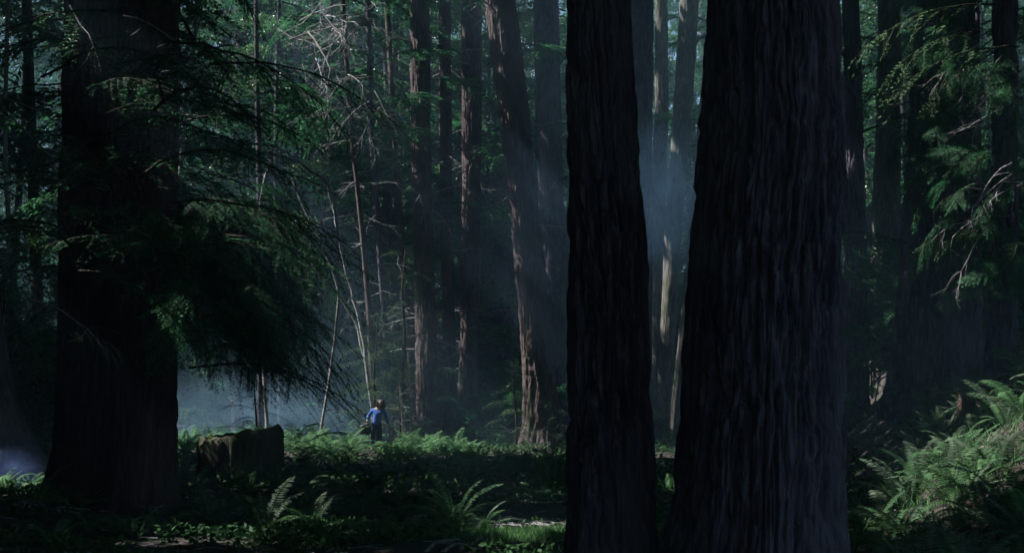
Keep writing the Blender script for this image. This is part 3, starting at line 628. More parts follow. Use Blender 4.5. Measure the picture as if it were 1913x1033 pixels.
# ------------------------------------------------------------------ crown leaves overhead, out of view, placed to shade the scene, parented by nearest tree
def crowns(n=330000):
    X = rng.uniform(-66, 52, n); Yy = rng.uniform(-44, 50, n)
    lo = np.maximum(9.5, 2.4+np.maximum(Yy, 0)*math.tan(PITCH+math.atan(CY/F_PX))+1.0)
    Z = lo+rng.uniform(0, 1, n)**1.3*9
    # leave out leaves where the noise is low
    g = fbm(X*.35, Yy*.35, Z*.35, 3, 77)
    keep = g > 0.30
    P = np.stack([X, Yy, Z], -1)[keep]
    # extra leaves added along the sun's rays to shade the trunks and middle ground
    E = []
    for key, n2 in (('F1', 6000), ('F2', 9000), ('L1', 4500), ('L2', 4500)):
        t = T[key]; zz = rng.uniform(0, 8.5, n2); c = np.array([tuple(t['at'](float(z))[0]) for z in np.linspace(0, 8.5, 18)])
        q_ = np.stack([np.interp(zz, np.linspace(0, 8.5, 18), c[:, k]) for k in range(3)], -1)+rng.normal(size=(n2, 3))*np.array([.45, .45, .3])
        top = 10.5+rng.uniform(0, 7, n2); E.append(q_+((top-q_[:, 2])/SUN.z)[:, None]*S)
    for key in ('T1', 'T2', 'T3', 'T4', 'T5', 'T6', 'T7', 'T8', 'T9', 'T10', 'T11', 'T12', 'T13', 'T14'):
        t = T[key]; n2 = 1700; hz = np.linspace(0, 17, 24); zz = rng.uniform(0, 17, n2); c = np.array([tuple(t['at'](float(z))[0]) for z in hz])
        q_ = np.stack([np.interp(zz, hz, c[:, k]) for k in range(3)], -1)+rng.normal(size=(n2, 3))*np.array([.4, .4, .3])
        top = np.maximum(18, 3+.3*t['base'].y)+1+rng.uniform(0, 8, n2); E.append(q_+((top-q_[:, 2])/SUN.z)[:, None]*S)
    n2 = 12000; q_ = np.stack([rng.uniform(-6.4, -2.2, n2), rng.uniform(16, 25, n2), rng.uniform(1, 7, n2)], -1); top = 11+rng.uniform(0, 7, n2); E.append(q_+((top-q_[:, 2])/SUN.z)[:, None]*S)
    n2 = 26000; gx = rng.uniform(-12, 3, n2); gy = rng.uniform(20, 43.5, n2); top = rng.uniform(11, 20, n2)+np.maximum(gy-20, 0)*.2; b0 = np.stack([gx, gy, 0*gx], -1); E.append(b0+(top/SUN.z)[:, None]*S)
    # unseen low leaves added left of and behind the view to block skylight
    n2 = 90000; b0 = np.stack([rng.uniform(-44, 0, n2), rng.uniform(-16, 46, n2), rng.uniform(.6, 11, n2)], -1)
    b0 = b0[(b0[:, 0] < -.40*np.maximum(b0[:, 1], 0)-3.5)]; b0[:, 2] += ground(b0[:, 0], b0[:, 1])
    LOW = b0[~shades_lit(b0, .4, 1.0)]
    P = np.concatenate([P]+E)
    vis = P[:, 2] > 2.0+np.maximum(P[:, 1], 0)*math.tan(PITCH+math.atan(CY/F_PX))+.6
    P = P[vis]
    P = P[~shades_lit(P, 0.32, 3.0)]  # leaves cut away so the sun reaches the chosen patches
    P = P[~((P[:, 0] > 16) & (P[:, 1] < 12))]  # no leaves behind on the right, to let skylight reach the front trunks
    P = np.concatenate([P, LOW])
    n = len(P)
    base = np.array([[t['base'].x, t['base'].y] for t in TREES]); 
    own = np.argmin((P[:, None, 0]-base[None, :, 0])**2+(P[:, None, 1]-base[None, :, 1])**2, axis=1)
    D = rng.normal(size=(n, 3)); D[:, 2] *= .35; N = np.array([0, 0, 1.])+rng.normal(size=(n, 3))*.45
    L = rng.uniform(.45, 1.0, n); W = L*rng.uniform(.35, .6, n)
    for i, t in enumerate(TREES):
        m = own == i
        if m.sum() < 5: continue
        q = Q(); o = np.array(t['base']); q.leaves(P[m]-o, D[m], N[m], L[m], W[m], 0)
        link('crown', q.mesh('crown', [M_NEED], False), t['root'])  # unseen leaf mass, shaped for the shade it casts
    return n
print('crown leaves', crowns())

# ------------------------------------------------------------------ ferns
def frond(L=.9, seed=0, npin=24, mat=0):
    r = np.random.RandomState(seed+50); n = 14; s = np.linspace(0, 1, n)
    up0 = r.uniform(1.0, 1.25); 
    ang = up0-s**1.3*r.uniform(1.2, 1.7)
    dx = np.cos(ang); dz = np.sin(ang); st = L/(n-1)
    ax = np.stack([np.cumsum(dx)*st-dx[0]*st, np.cumsum(r.randn(n)*.006), np.cumsum(dz)*st-dz[0]*st], -1)
    q = Q(); q.tube(ax, np.linspace(.006, .0015, n), 3, 0)
    t = np.linspace(.14, .99, npin); B = np.stack([np.interp(t, s, ax[:, k]) for k in range(3)], -1)
    a = np.interp(t, s, ang); tg = np.stack([np.cos(a), 0*a, np.sin(a)], -1); nn = np.stack([-np.sin(a), 0*a, np.cos(a)], -1)
    w = L*.16*np.sin(np.pi*np.clip(t*.86+.12, 0, 1))**.7
    for sg in (-1, 1):
        d = tg*.35+np.array([0, sg, 0.])-nn*.15+r.randn(npin, 3)*.07
        q.leaves(B, d, nn+r.randn(npin, 3)*.1, w*r.uniform(.85, 1.1, npin), np.full(npin, L*.034), 0)
    return q
FR = []
for s in range(6):
    q = frond(.9, s); FR.append(q)
FROND = [q.mesh('frond', [M_FERN], False) for q in FR]
FROND2 = [q.mesh('frond', [M_FERN2], False) for q in FR[:3]]
def fern_xf(n, r, s=1, spread=(.55, 1.15)):
    out = []
    for k in range(n):
        az = k*2.399+r.uniform(-.3, .3); tilt = r.uniform(-.45, .5)
        out.append((az, tilt, r.uniform(-.25, .25), s*r.uniform(*spread)))
    return out
def fern_detailed(x, Y, s, label, group=None, n=13, dry=.1, seed=0):
    r = random.Random(seed); o = link('sword_fern', None, None, (x, Y, gz(x, Y)-.02)); tag(o, label, 'fern', group)
    for az, ti, ro, sc_ in fern_xf(n, r, s):
        m = r.choice(FROND2) if r.random() < dry else r.choice(FROND)
        f = link('frond', m, o, (math.cos(az)*.04, math.sin(az)*.04, 0), (ro, -ti, az), sc_)
    return o
def fern_merged(seed, mat):
    r = random.Random(seed+99); q = Q()
    for az, ti, ro, sc_ in fern_xf(15, r):
        f = r.choice(FR); M = np.array((Euler((ro, -ti, az)).to_matrix()))*sc_
        q.add(np.concatenate(f.V)@M.T, np.concatenate(f.F), 0)
    return q.mesh('sword_fern', [mat], False)
FM = [fern_merged(s, M_FERN) for s in range(6)]
def fern_far(x, Y, s, label, group):
    o = link('sword_fern', r_.choice(FM), None, (x, Y, gz(x, Y)-.02), (0, 0, r_.uniform(0, 6.28)), s); tag(o, label, 'fern', group)
def X(px, Y): return (px-CX)/F_PX*Y
# particular ferns
fern_detailed(X(675, 19.5), 19.5, .95, 'spreading sword fern with upright fronds left of the bright leafy fern in front', n=15, seed=3)
fern_detailed(X(850, 18.2), 18.2, .85, 'bright sword fern with arching fronds between the spreading fern and the pale stick', n=14, seed=5)
fern_detailed(X(1035, 25), 25, 1.05, 'sunlit sword fern against the left side of the narrower front trunk', n=16, seed=6)
fern_detailed(X(590, 17.5), 17.5, .7, 'dim fern low in the shade left of the spreading fern', n=12, seed=8)
fern_detailed(X(760, 18.9), 18.9, .6, 'small fern half hidden between the two big front ferns', n=11, seed=21)
fern_detailed(X(500, 17.2), 17.2, .85, 'large dark fern below the cut stump at the front', n=14, seed=22)
fern_detailed(X(740, 16.2), 16.2, .7, 'dark fern at the bottom edge below the spreading fern', n=12, seed=23)
fern_detailed(X(895, 16.6), 16.6, .55, 'small pale lit fern just above the dark fallen log', n=12, seed=9, dry=.4)
fern_detailed(X(1245, 25), 25, .8, 'green fern in the gap at the foot of the widest front redwood', n=12, seed=12)
fern_detailed(X(1680, 13.5), 13.5, .6, 'fern with broad pale fronds right of the widest trunk foot', n=12, seed=14)
fern_detailed(X(345, 30), 30, 1.0, 'yellow green fern between the large redwood and the cut stump', n=14, seed=15, dry=.3)
fern_detailed(X(850, 46), 46, .9, 'small upright lit fern below the striped redwood', n=10, seed=16)
for i in range(22):
    Y = r_.uniform(15.2, 20.5); px = r_.uniform(-20, 820)
    fern_detailed(X(px, Y), Y, r_.uniform(.4, .8), 'dark fern in the shaded undergrowth below the left redwoods', 'shaded ferns at the front', n=10, seed=100+i)
for i in range(128):
    Y = 11.5+14*r_.random(); px = r_.uniform(1590, 1990); 
    if px < 1680 and Y > 17: continue
    fern_detailed(X(px, Y), Y, r_.uniform(.5, .95), 'sword fern among many covering the bank on the right', 'ferns covering the bank', n=9, dry=.35, seed=200+i)
for i in range(72):
    Y = r_.uniform(41, 48); px = r_.uniform(325, 900)
    if abs(px-700) < 34 and Y < 46.2: continue
    fern_far(X(px, Y), Y, r_.uniform(.7, 1.15), 'sunlit fern in the bright strip around the person', 'ferns in the sunlit strip')
for i in range(64):
    Y = r_.uniform(22, 40); px = r_.uniform(350, 1060)
    if 350 < px < 560 and 25 < Y < 30: continue
    fern_far(X(px, Y), Y, r_.uniform(.5, .9)*(.75 if px > 760 and Y < 25 else 1), 'dark fern in the shade between the cut stump and the person', 'ferns in the dark middle ground')
for i in range(30):
    Y = r_.uniform(47, 53); px = r_.uniform(325, 690)
    fern_far(X(px, Y), Y, r_.uniform(.9, 1.4), 'tall fern veiled by the smoke behind the bright strip', 'ferns in the smoke')
for i in range(36):
    Y = r_.uniform(48, 60); px = r_.uniform(300, 1300)
    fern_far(X(px, Y), Y, r_.uniform(.7, 1.2), 'fern at the foot of the middle redwoods', 'ferns behind the clearing')
for i in range(18):
    Y = r_.uniform(23, 36); px = r_.uniform(-40, 110)
    fern_far(X(px, Y), Y, r_.uniform(.7, 1.2), 'fern glimpsed left of the dark redwood pair', 'ferns left of the redwood pair')

fern_detailed(X(15, 23), 23, .8, 'lit fern in the blue smoke at the left edge', n=13, seed=530)
fern_detailed(X(60, 23.5), 23.5, .6, 'lit fern at the right end of the blue smoke near the dark redwood pair', n=12, seed=531)
# undergrowth and grass
def undergrowth():
    q = Q()
    def patch(n, xa, xb, ya, yb, L0, L1, W, up, thr=.4):
        x = rng.uniform(xa, xb, n); y = rng.uniform(ya, yb, n)
        ok = (fbm(x*.9, y*.9, 0*x, 2, 55) > thr) & ~((np.abs(x-X(985, 18.2)) < .75) & (np.abs(y-18.2) < .6)); x, y = x[ok], y[ok]; n = len(x)
        z = ground(x, y)+rng.uniform(0, up, n)
        D = rng.normal(size=(n, 3)); D[:, 2] = np.abs(D[:, 2])*.8; N = np.array([0, 0, 1.])+rng.normal(size=(n, 3))*.5
        L = rng.uniform(L0, L1, n); q.leaves(np.stack([x, y, z], -1), D, N, L, L*W, 0)
    patch(36000, -9, 3.2, 11, 23, .03, .11, .55, .14, .46)
    patch(30000, -12, 9, 22, 50, .06, .17, .5, .22, .42)
    patch(9000, 2.9, 9, 10, 24, .03, .09, .5, .12, .45)
    tag(link('undergrowth', q.mesh('undergrowth', [M_HERB], False)), 'low leafy ground cover over the forest floor', kind='stuff')
    q = Q(); n = 5200
    x = rng.normal(0, .55, n)+X(1000, 16.2); y = rng.normal(16.3, .35, n); ok = x < 1.0; x, y = x[ok], y[ok]; n = len(x)
    D = rng.normal(size=(n, 3))*.4+np.array([0, 0, 1.]); q.leaves(np.stack([x, y, ground(x, y)-.01], -1), D, rng.normal(size=(n, 3)), rng.uniform(.06, .17, n), .009, 0)
    n = 1400; x = rng.normal(0, .4, n)+X(1245, 17); y = rng.normal(16.6, .5, n)
    D = rng.normal(size=(n, 3))*.4+np.array([0, 0, 1.]); q.leaves(np.stack([x, y, ground(x, y)-.01], -1), D, rng.normal(size=(n, 3)), rng.uniform(.06, .17, n), .009, 0)
    n = 3000; x = rng.uniform(3.0, 7.5, n); y = rng.uniform(12, 20, n)
    D = rng.normal(size=(n, 3))*.5+np.array([0, 0, 1.]); q.leaves(np.stack([x, y, ground(x, y)-.01], -1), D, rng.normal(size=(n, 3)), rng.uniform(.1, .3, n), .012, 0)
    tag(link('grass', q.mesh('grass', [M_GRASS], False)), 'bright short grass and blades on the forest floor', kind='stuff')
    # litter of twigs
    q = Q()
    for k in range(620):
        x0 = rng.uniform(-8, 8) if k < 420 else rng.normal(.25, .6); y0 = rng.uniform(13, 24) if k < 420 else rng.uniform(16.5, 20); a = rng.uniform(0, 6.28); L = rng.uniform(.1, .5)
        P = [(x0+math.cos(a)*L*t, y0+math.sin(a)*L*t+.03*math.sin(3*t+k), gz(x0+math.cos(a)*L*t, y0+math.sin(a)*L*t)+.02) for t in (0, .5, 1)]
        q.tube(P, [.008, .007, .003], 4, 0)
    tag(link('twig_litter', q.mesh('twig_litter', [M_DEAD])), 'scattered dead twigs on the forest floor', kind='stuff')
undergrowth()

# ------------------------------------------------------------------ cut stump
def stump():
    Y = 28.0; p = pt(448, 900, Y); g = gz(p.x, Y); base = Vector((p.x, Y, g))
    o = link('tree_stump', None, None, base); tag(o, 'broad dark cut tree stump with slanting top, sunlit edge, left of the person', 'stump')
    n = 120; zs = np.linspace(-.3, 1, 40); th = np.linspace(0, 2*math.pi, n, endpoint=False)
    TH, T_ = np.meshgrid(th, zs); H = 1.02+.12*np.cos(TH)+.22*(fbm(np.cos(TH)*3.5, np.sin(TH)*3.5, 0*TH, 3, 3)-.5)+.035*(vnoise(np.cos(TH)*9, np.sin(TH)*11, 0*TH, 31)**2-.3)
    Z = np.where(T_ < 0, T_, T_*H)
    Rr = .80*(1+.16*np.exp(-np.clip(Z, 0, 9)/.25)*(1+.5*np.cos(5*TH+1)))+.06*np.clip(Z, 0, 9)
    Rr = Rr*(1-.13*np.clip((T_-.82)/.18, 0, 1)**2)
    Rr = Rr*(1+.16*(fbm(np.cos(TH)*1.4, np.sin(TH)*1.4, Z*.7, 2, 61)-.5)*2)
    rid = np.abs(2*vnoise(np.cos(TH)*6, np.sin(TH)*6, Z*.9, 8)-1)**.7
    Rr = Rr+.09*(rid-.5)+.03*(vnoise(np.cos(TH)*14, np.sin(TH)*14, Z*3, 9)-.5)
    V = np.stack([Rr*np.cos(TH), Rr*np.sin(TH), Z], -1).reshape(-1, 3)
    i, j = np.meshgrid(np.arange(39), np.arange(n), indexing='ij')
    Fq = np.stack([i*n+j, i*n+(j+1) % n, (i+1)*n+(j+1) % n, (i+1)*n+j], -1).reshape(-1, 4)
    link('bark', mesh_np('bark', V, Fq, M_STUMP), o)
    rt = Rr[-1]*.985; rr = np.linspace(1, .03, 16)
    RRr, TT = np.meshgrid(rr, np.arange(n), indexing='ij'); th2 = th[TT]; Rm = rt[TT]*RRr
    zt = (1.0+.12*np.cos(th2)*RRr+.20*(fbm(np.cos(th2)*3.5, np.sin(th2)*3.5, 0*th2, 3, 3)-.5)*RRr**2)-.05+.04*fbm(Rm*np.cos(th2)*5, Rm*np.sin(th2)*5, 0*Rm, 3, 4)-.02*(RRr > .97)
    V = np.stack([Rm*np.cos(th2), Rm*np.sin(th2), zt], -1).reshape(-1, 3)
    i, j = np.meshgrid(np.arange(15), np.arange(n), indexing='ij')
    Fq = np.stack([i*n+j, i*n+(j+1) % n, (i+1)*n+(j+1) % n, (i+1)*n+j], -1).reshape(-1, 4)
    link('cut_top', mesh_np('cut_top', V, Fq, M_CUT), o)
stump()
def at_stump(dx, dy): p = pt(448, 900, 28.0); return p.x+dx, 28.0+dy
for k, (dx, dy, s_) in enumerate([(-.75, -.75, .55), (-.2, -.95, .6), (.35, -.9, .5), (.85, -.5, .7), (1.05, .1, .75), (-1.0, -.2, .5), (.1, -1.15, .7), (.65, -.95, .65)]):
    x, y = at_stump(dx, dy); fern_detailed(x, y, s_, 'dark fern leaning on the foot of the cut stump', 'ferns round the cut stump', n=11, seed=500+k)
x, y = at_stump(.35, .1); ft = fern_detailed(x, y, .42, 'small fern growing out of the top of the cut stump', n=11, seed=520); ft.location.z += .98
x, y = at_stump(.72, -.1); ft = fern_detailed(x, y, .38, 'tiny drooping fern on the right rim of the cut stump', n=9, seed=521); ft.location.z += .92
x, y = at_stump(1.15, .45); bush('dark twiggy shrub growing against the right side of the cut stump', x, y, 1.1, 12, SPRAYD, None, (.45, .7))
def rotten():
    Y = 20; p = pt(1815, 740, Y); g = gz(p.x, Y); o = link('broken_stump', None, None, (p.x, Y, g)); tag(o, 'small broken rotten red stump on top of the fern bank', 'stump')
    n = 64; zs = np.linspace(-.3, 1, 16); th = np.linspace(0, 2*math.pi, n, endpoint=False); TH, T_ = np.meshgrid(th, zs)
    H = .12+.32*vnoise(np.cos(TH)*2.5, np.sin(TH)*2.5, 0*TH, 5)**1.5+.08*vnoise(np.cos(TH)*9, np.sin(TH)*9, 0*TH, 6); Z = np.where(T_ < 0, T_, T_*H)
    Rr = .14+.1*np.exp(-np.clip(Z, 0, 9)/.12)+.14*(vnoise(np.cos(TH)*4, np.sin(TH)*4, Z*2, 3)-.5)+.07*(vnoise(np.cos(TH)*11, np.sin(TH)*11, Z*7, 3)-.5)
    V = np.stack([Rr*np.cos(TH), Rr*np.sin(TH), Z], -1).reshape(-1, 3); V = np.concatenate([V, [[0, 0, .25]]])
    i, j = np.meshgrid(np.arange(15), np.arange(n), indexing='ij')
    Fq = np.stack([i*n+j, i*n+(j+1) % n, (i+1)*n+(j+1) % n, (i+1)*n+j], -1).reshape(-1, 4)
    jj = np.arange(n); top = np.stack([15*n+jj, 15*n+(jj+1) % n, np.full(n, 16*n), np.full(n, 16*n)], -1)
    me = bpy.data.meshes.new('rotten_wood'); me.from_pydata([tuple(v) for v in V], [], [tuple(f) for f in Fq]+[tuple(f[:3]) for f in top]); me.materials.append(M_ROT)
    link('rotten_wood', me, o)
rotten()
def log(name, label, a, b, r, mat, seed=0, cat='log'):
    a = Vector(a); b = Vector(b); n = 40; k = 24; t = np.linspace(0, 1, n)
    q = Q(); P = np.array([tuple(a.lerp(b, x)-a) for x in t])+np.stack([0*t, .04*np.sin(t*5+seed), .03*np.sin(t*7+seed)], -1)
    q.tube(P, r*(1-.25*t), k, 0); V = q.V[0]
    C = np.repeat(P, k, 0); d = V-C; ln = np.linalg.norm(d, axis=1)[:, None]
    q.V[0] = C+d*(1+.25*(np.abs(2*vnoise(V[:, 0]*3, V[:, 1]*14, V[:, 2]*14, seed)-1)[:, None]-.5))
    q.add(P[:1], np.zeros((0, 4)), 0)
    o = link(name, q.mesh(name, [mat]), None, a); tag(o, label, cat); return o
log('fallen_log', 'dark fallen log lying along the bottom below the bright grass', pt(780, 1040, 15.2), pt(1130, 1062, 14.6), .10, M_FG, 2)
pa = pt(905, 962, 18.0); pb = pt(978, 946, 18.3)
log('pale_stick', 'pale bare stick on the ground right of the bright fern', (pa.x, 18.0, gz(pa.x, 18)+.03), (pb.x, 18.3, gz(pb.x, 18.3)+.09), .02, M_DEAD, 4, 'stick')
for k, (a, b, lab) in enumerate([((790, 1030), (850, 1002), 'curved dead stick rising left of the fallen log, leftmost of three'), ((825, 1032), (900, 1002), 'longest dead stick lying over the left end of the fallen log'), ((860, 1030), (915, 1010), 'short dead stick rightmost of three by the fallen log')]):
    log('dead_stick', lab, pt(a[0], a[1], 14.9), pt(b[0], b[1], 15.0), .022, M_DEAD, 5+k, 'stick')

# ------------------------------------------------------------------ the person
def skin(name, pts, edges, rad, mat, parent, sub=2, root=0):
    me = bpy.data.meshes.new(name); me.from_pydata([tuple(p) for p in pts], edges, []); me.update()
    o = bpy.data.objects.new(name, me); col.objects.link(o); o.parent = parent
    m = o.modifiers.new('skin', 'SKIN'); m.use_smooth_shade = True
    if not me.skin_vertices: 
        bpy.context.view_layer.objects.active = o
    for i, r in enumerate(rad):
        v = me.skin_vertices[0].data[i]; v.radius = (r, r) if isinstance(r, float) else r; v.use_root = (i == root)
    s = o.modifiers.new('sub', 'SUBSURF'); s.levels = sub; s.render_levels = sub
    me.materials.append(mat); return o
def person():
    Y = 45.5; p = pt(703, 838, Y); g = gz(p.x, Y); o = link('person', None, None, (p.x, Y, g)); o.rotation_euler = (0, 0, 0)
    tag(o, 'person in blue shirt and dark trousers with long dark hair standing among sunlit ferns', 'person')
    M_SK = cloth_mat('skin', (.32, .19, .14), (.38, .23, .17), 8, .6); M_BL = cloth_mat('blue_shirt', (.03, .10, .36), (.06, .16, .52), 7)
    M_TR = cloth_mat('dark_trousers', (.012, .02, .035), (.025, .035, .055), 14); M_HA = cloth_mat('dark_hair', (.012, .008, .007), (.03, .02, .015), 60, .5); M_BT = cloth_mat('dark_boots', (.015, .012, .01), (.03, .025, .02), 20, .7)
    # front is -Y. viewer left is -X
    pelv = (0, 0, .90); ch = (.03, -.02, 1.18); ut = (.06, -.03, 1.33); nk = (.09, -.05, 1.43); hd = (.13, -.09, 1.53); ht = (.14, -.09, 1.61)
    lsh = (-.10, -.02, 1.31); lel = (-.27, .03, 1.10); lha = (-.28, -.10, .98); lhb = (-.30, -.13, .93)
    rsh = (.22, -.04, 1.29); rel = (.33, -.02, 1.02); rwr = (.41, -.08, .78); rhb = (.44, -.10, .69)
    lk = (-.11, -.03, .48); la = (-.14, .02, .09); lf = (-.15, -.13, .04); rk = (.11, -.06, .48); ra = (.13, .0, .09); rf = (.15, -.15, .04)
    lh = (-.09, 0, .84); rh = (.09, 0, .84)
    pts = [pelv, ch, ut, nk, hd, ht, lsh, lel, lha, lhb, rsh, rel, rwr, rhb, lh, lk, la, lf, rh, rk, ra, rf]
    ed = [(0, 1), (1, 2), (2, 3), (3, 4), (4, 5), (2, 6), (6, 7), (7, 8), (8, 9), (2, 10), (10, 11), (11, 12), (12, 13), (0, 14), (14, 15), (15, 16), (16, 17), (0, 18), (18, 19), (19, 20), (20, 21)]
    rad = [.12, .115, .10, .05, .088, .07, .05, .036, .028, .03, .05, .036, .028, .03, .075, .05, .035, .035, .075, .05, .035, .035]
    body = skin('body', pts, ed, [float(r) for r in rad], M_SK, o)
    # fingers and thumbs as chains rooted in the palms
    for (h, d) in ((lhb, Vector((-.25, -.35, -.9))), (rhb, Vector((.25, -.2, -.95)))):
        d = d.normalized(); a = d.cross(Vector((0, 1, 0))).normalized()
        for f, ln in enumerate((.062, .072, .068, .052)):
            b0 = Vector(h)+a*(f-1.5)*.02; b1 = b0+d*ln*.6+Vector((0, -.012, 0)); b2 = b0+d*ln+Vector((0, -.035, 0))
            skin('finger', [b0, b1, b2], [(0, 1), (1, 2)], [.0095, .009, .007], M_SK, o, 1)
        b0 = Vector(h)+a*.025; skin('thumb', [b0, b0+a*.03+d*.015, b0+a*.035+d*.045], [(0, 1), (1, 2)], [.011, .01, .008], M_SK, o, 1)
    # face
    q = Q(); hc = Vector(hd)
    q.tube([hc+Vector((.0, -.085, .03)), hc+Vector((0, -.105, -.01)), hc+Vector((0, -.088, -.02))], [.006, .013, .008], 8, 0); link('nose', q.mesh('nose', [M_SK]), o)
    for sx in (-1, 1):
        q = Q(); c = hc+Vector((sx*.032, -.078, .025)); q.tube([c+Vector((-.012, 0, 0)), c, c+Vector((.012, 0, 0))], [.002, .008, .002], 6, 0); link('eye', q.mesh('eye', [M_HA]), o)
        q = Q(); c = hc+Vector((sx*.086, 0, .0)); q.tube([c+Vector((0, 0, .03)), c+Vector((sx*.01, 0, .0)), c+Vector((0, 0, -.03))], [.004, .014, .004], 6, 0); link('ear', q.mesh('ear', [M_SK]), o)
    q = Q(); c = hc+Vector((0, -.08, -.048)); q.tube([c+Vector((-.022, .004, 0)), c, c+Vector((.022, .004, 0))], [.002, .006, .002], 6, 0); link('mouth', q.mesh('mouth', [cloth_mat('lips', (.25, .08, .07), (.3, .1, .09))]), o)
    # clothes
    skin('shirt', [(0, 0, .82), (.005, 0, .98), ch, (.05, -.025, 1.30), lsh, (-.2, .01, 1.2), lel, (-.28, -.07, 1.01), rsh, (.29, -.03, 1.15), rel, (.385, -.06, .86)],
         [(0, 1), (1, 2), (2, 3), (3, 4), (4, 5), (5, 6), (6, 7), (3, 8), (8, 9), (9, 10), (10, 11)], [(.185, .15), (.175, .145), (.18, .145), (.155, .13), .07, .062, .056, .048, .07, .062, .054, .042], M_BL, o)
    skin('collar', [(.06, -.035, 1.36), (.075, -.045, 1.40)], [(0, 1)], [.085, .06], M_BL, o, 2)
    skin('trousers', [(0, 0, 1.02), (0, 0, .88), (-.085, 0, .80), (-.115, -.03, .48), (-.14, .02, .12), (.085, 0, .80), (.115, -.05, .48), (.13, .0, .12)],
         [(0, 1), (1, 2), (2, 3), (3, 4), (1, 5), (5, 6), (6, 7)], [(.15, .115), (.16, .13), .105, .08, .072, .105, .08, .072], M_TR, o)
    for s, a, f in ((0, la, lf), (1, ra, rf)):
        skin('boot', [(a[0], a[1], .16), (a[0], a[1]+.01, .06), (f[0], f[1], .045)], [(0, 1), (1, 2)], [.055, .055, .045], M_BT, o, 2)
    H = skin('hair', [(.135, -.06, 1.66), (.14, -.02, 1.57), (.15, .04, 1.44), (.16, .05, 1.30), (.235, -.08, 1.52), (.25, -.10, 1.36), (.045, -.08, 1.54), (.02, -.08, 1.38)],
             [(0, 1), (1, 2), (2, 3), (1, 4), (4, 5), (1, 6), (6, 7)], [.105, .135, .11, .07, .06, .05, .05, .04], M_HA, o, 2, 1)
    # bag held at the hip
    bq = Q(); b = link('shoulder_bag', None, None, (p.x-.34, Y-.14, g+.70)); tag(b, 'dark bag held at the hip of the person in blue', 'bag')
    V = []; n = 28; m = 10
    for j in range(m+1):
        v = j/m; z = -.17+.32*v
        for i in range(n):
            a = 2*math.pi*i/n; ca, sa = math.cos(a), math.sin(a); e = .5
            w = .20*(1-.25*(v-.35)**2*2)*(.35 if j in (0, m) else 1); dd = .085*(.3 if j in (0, m) else 1)*(1-.4*v)
            V.append((w*math.copysign(abs(ca)**e, ca), dd*math.copysign(abs(sa)**.8, sa), z+.02*math.sin(i)))
    ii, jj = np.meshgrid(np.arange(m), np.arange(n), indexing='ij')
    Fq = np.stack([ii*n+jj, ii*n+(jj+1) % n, (ii+1)*n+(jj+1) % n, (ii+1)*n+jj], -1).reshape(-1, 4)
    M_BG = cloth_mat('dark_leather', (.012, .012, .014), (.025, .024, .026), 18, .6)
    V = np.array(V); link('bag_body', mesh_np('bag_body', np.concatenate([V, [[0, 0, -.17], [0, 0, .15]]]), Fq, M_BG), b)
    bq.tube([(-.12*math.cos(t)*1.0, 0, .13+.11*math.sin(t)) for t in np.linspace(0, math.pi, 12)], [.010]*12, 6); link('handle', bq.mesh('handle', [M_BG]), b)
person()

# ------------------------------------------------------------------ air
def haze():
    q = Q(); x0, x1, y0, y1, z0, z1 = -410, 410, -210, 710, -2.5, 46
    V = [(x, y, z) for x in (x0, x1) for y in (y0, y1) for z in (z0, z1)]
    F = [(0, 1, 3, 2), (4, 6, 7, 5), (0, 4, 5, 1), (2, 3, 7, 6), (0, 2, 6, 4), (1, 5, 7, 3)]
    m = bpy.data.materials.new('haze'); m.use_nodes = True; nt = m.node_tree; nt.nodes.remove(nt.nodes['Principled BSDF'])
    v = nt.nodes.new('ShaderNodeVolumePrincipled'); v.inputs['Color'].default_value = (.45, .75, 1.0, 1); v.inputs['Density'].default_value = 0.003; v.inputs['Anisotropy'].default_value = 0.0
    nt.links.new(v.outputs[0], nt.nodes['Material Output'].inputs['Volume'])
    tag(link('haze', mesh_np('haze', V, F, m, False)), 'thin blue haze filling the forest', kind='stuff')
haze()
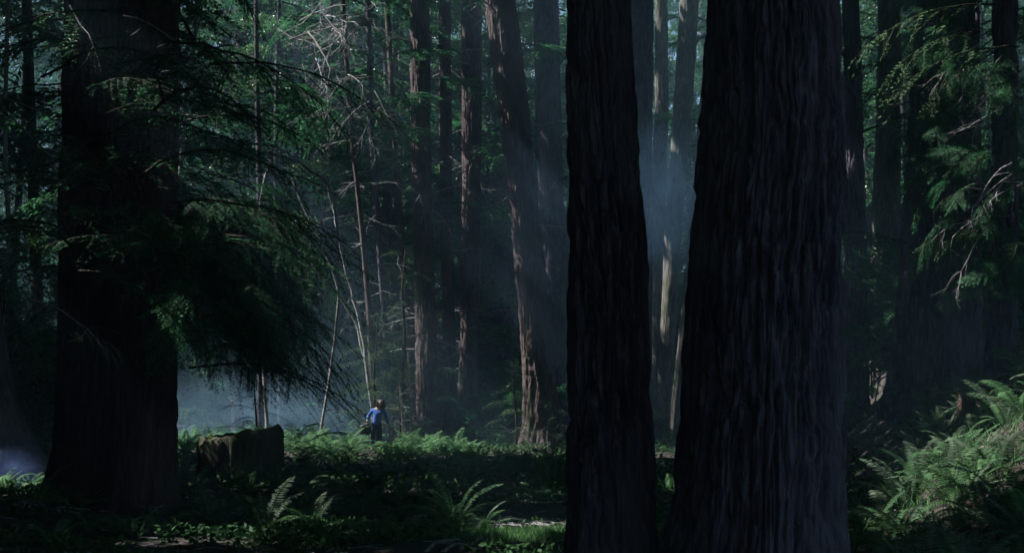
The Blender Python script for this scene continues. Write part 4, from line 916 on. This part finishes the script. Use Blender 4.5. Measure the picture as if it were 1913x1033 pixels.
def smoke(label, px, py, Y, rx, ry, rz, dens, colr=(.6, .8, 1.0)):
    m = bpy.data.materials.new('smoke'); m.use_nodes = True; nt = m.node_tree; nt.nodes.remove(nt.nodes['Principled BSDF'])
    tc = nt.nodes.new('ShaderNodeTexCoord'); ln = nt.nodes.new('ShaderNodeVectorMath'); ln.operation = 'LENGTH'; nt.links.new(tc.outputs['Object'], ln.inputs[0])
    f = noise(nt, tc.outputs['Object'], 3.4, 5, .7)
    mr = nt.nodes.new('ShaderNodeMapRange'); nt.links.new(ln.outputs['Value'], mr.inputs[0]); mr.inputs[1].default_value = .15; mr.inputs[2].default_value = .97; mr.inputs[3].default_value = 1; mr.inputs[4].default_value = 0
    mr.interpolation_type = 'SMOOTHSTEP'
    m2 = nt.nodes.new('ShaderNodeMapRange'); nt.links.new(f, m2.inputs[0]); m2.inputs[1].default_value = .38; m2.inputs[2].default_value = .68; m2.inputs[3].default_value = 0.15; m2.inputs[4].default_value = dens
    mu = nt.nodes.new('ShaderNodeMath'); mu.operation = 'MULTIPLY'; nt.links.new(mr.outputs[0], mu.inputs[0]); nt.links.new(m2.outputs[0], mu.inputs[1])
    m2.inputs[3].default_value = dens*.12
    v = nt.nodes.new('ShaderNodeVolumePrincipled'); v.inputs['Color'].default_value = (*colr, 1); nt.links.new(mu.outputs[0], v.inputs['Density'])
    nt.links.new(v.outputs[0], nt.nodes['Material Output'].inputs['Volume'])
    n, k = 12, 20; V = []
    for i in range(n+1):
        a = math.pi*i/n
        for j in range(k): b = 2*math.pi*j/k; V.append((math.sin(a)*math.cos(b), math.sin(a)*math.sin(b), math.cos(a)))
    i, j = np.meshgrid(np.arange(n), np.arange(k), indexing='ij')
    F = np.stack([i*k+j, (i+1)*k+j, (i+1)*k+(j+1) % k, i*k+(j+1) % k], -1).reshape(-1, 4)
    o = link('smoke', mesh_np('smoke', V, F, m), None, pt(px, py, Y), None, (rx, ry, rz)); tag(o, label, kind='stuff')
smoke('pale blue smoke drifting behind the cut stump', 470, 785, 49, 6.5, 4.5, 2.2, .12, (.42, .72, 1.0))
smoke('bright blue smoke low at the left edge', 15, 880, 23.3, .7, .6, .5, .6, (.3, .45, 1.0))
smoke('blue smoke hanging in the gap between the front redwoods', 1235, 370, 40, 1.9, 1.5, 3.0, .13, (.3, .6, 1.0))
smoke('thin blue haze glowing round the twiggy dead branches near the top', 620, 90, 50, 3.2, 2.5, 2.8, .05, (.5, .75, 1.0))
smoke('faint blue smoke veil in front of the leaning trunk', 1000, 400, 46, 2.2, 1.5, 5.0, .06, (.4, .65, 1.0))
smoke('teal smoke rising left of the person', 610, 690, 50, 4.5, 3.5, 3.2, .03, (.45, .8, 1.0))
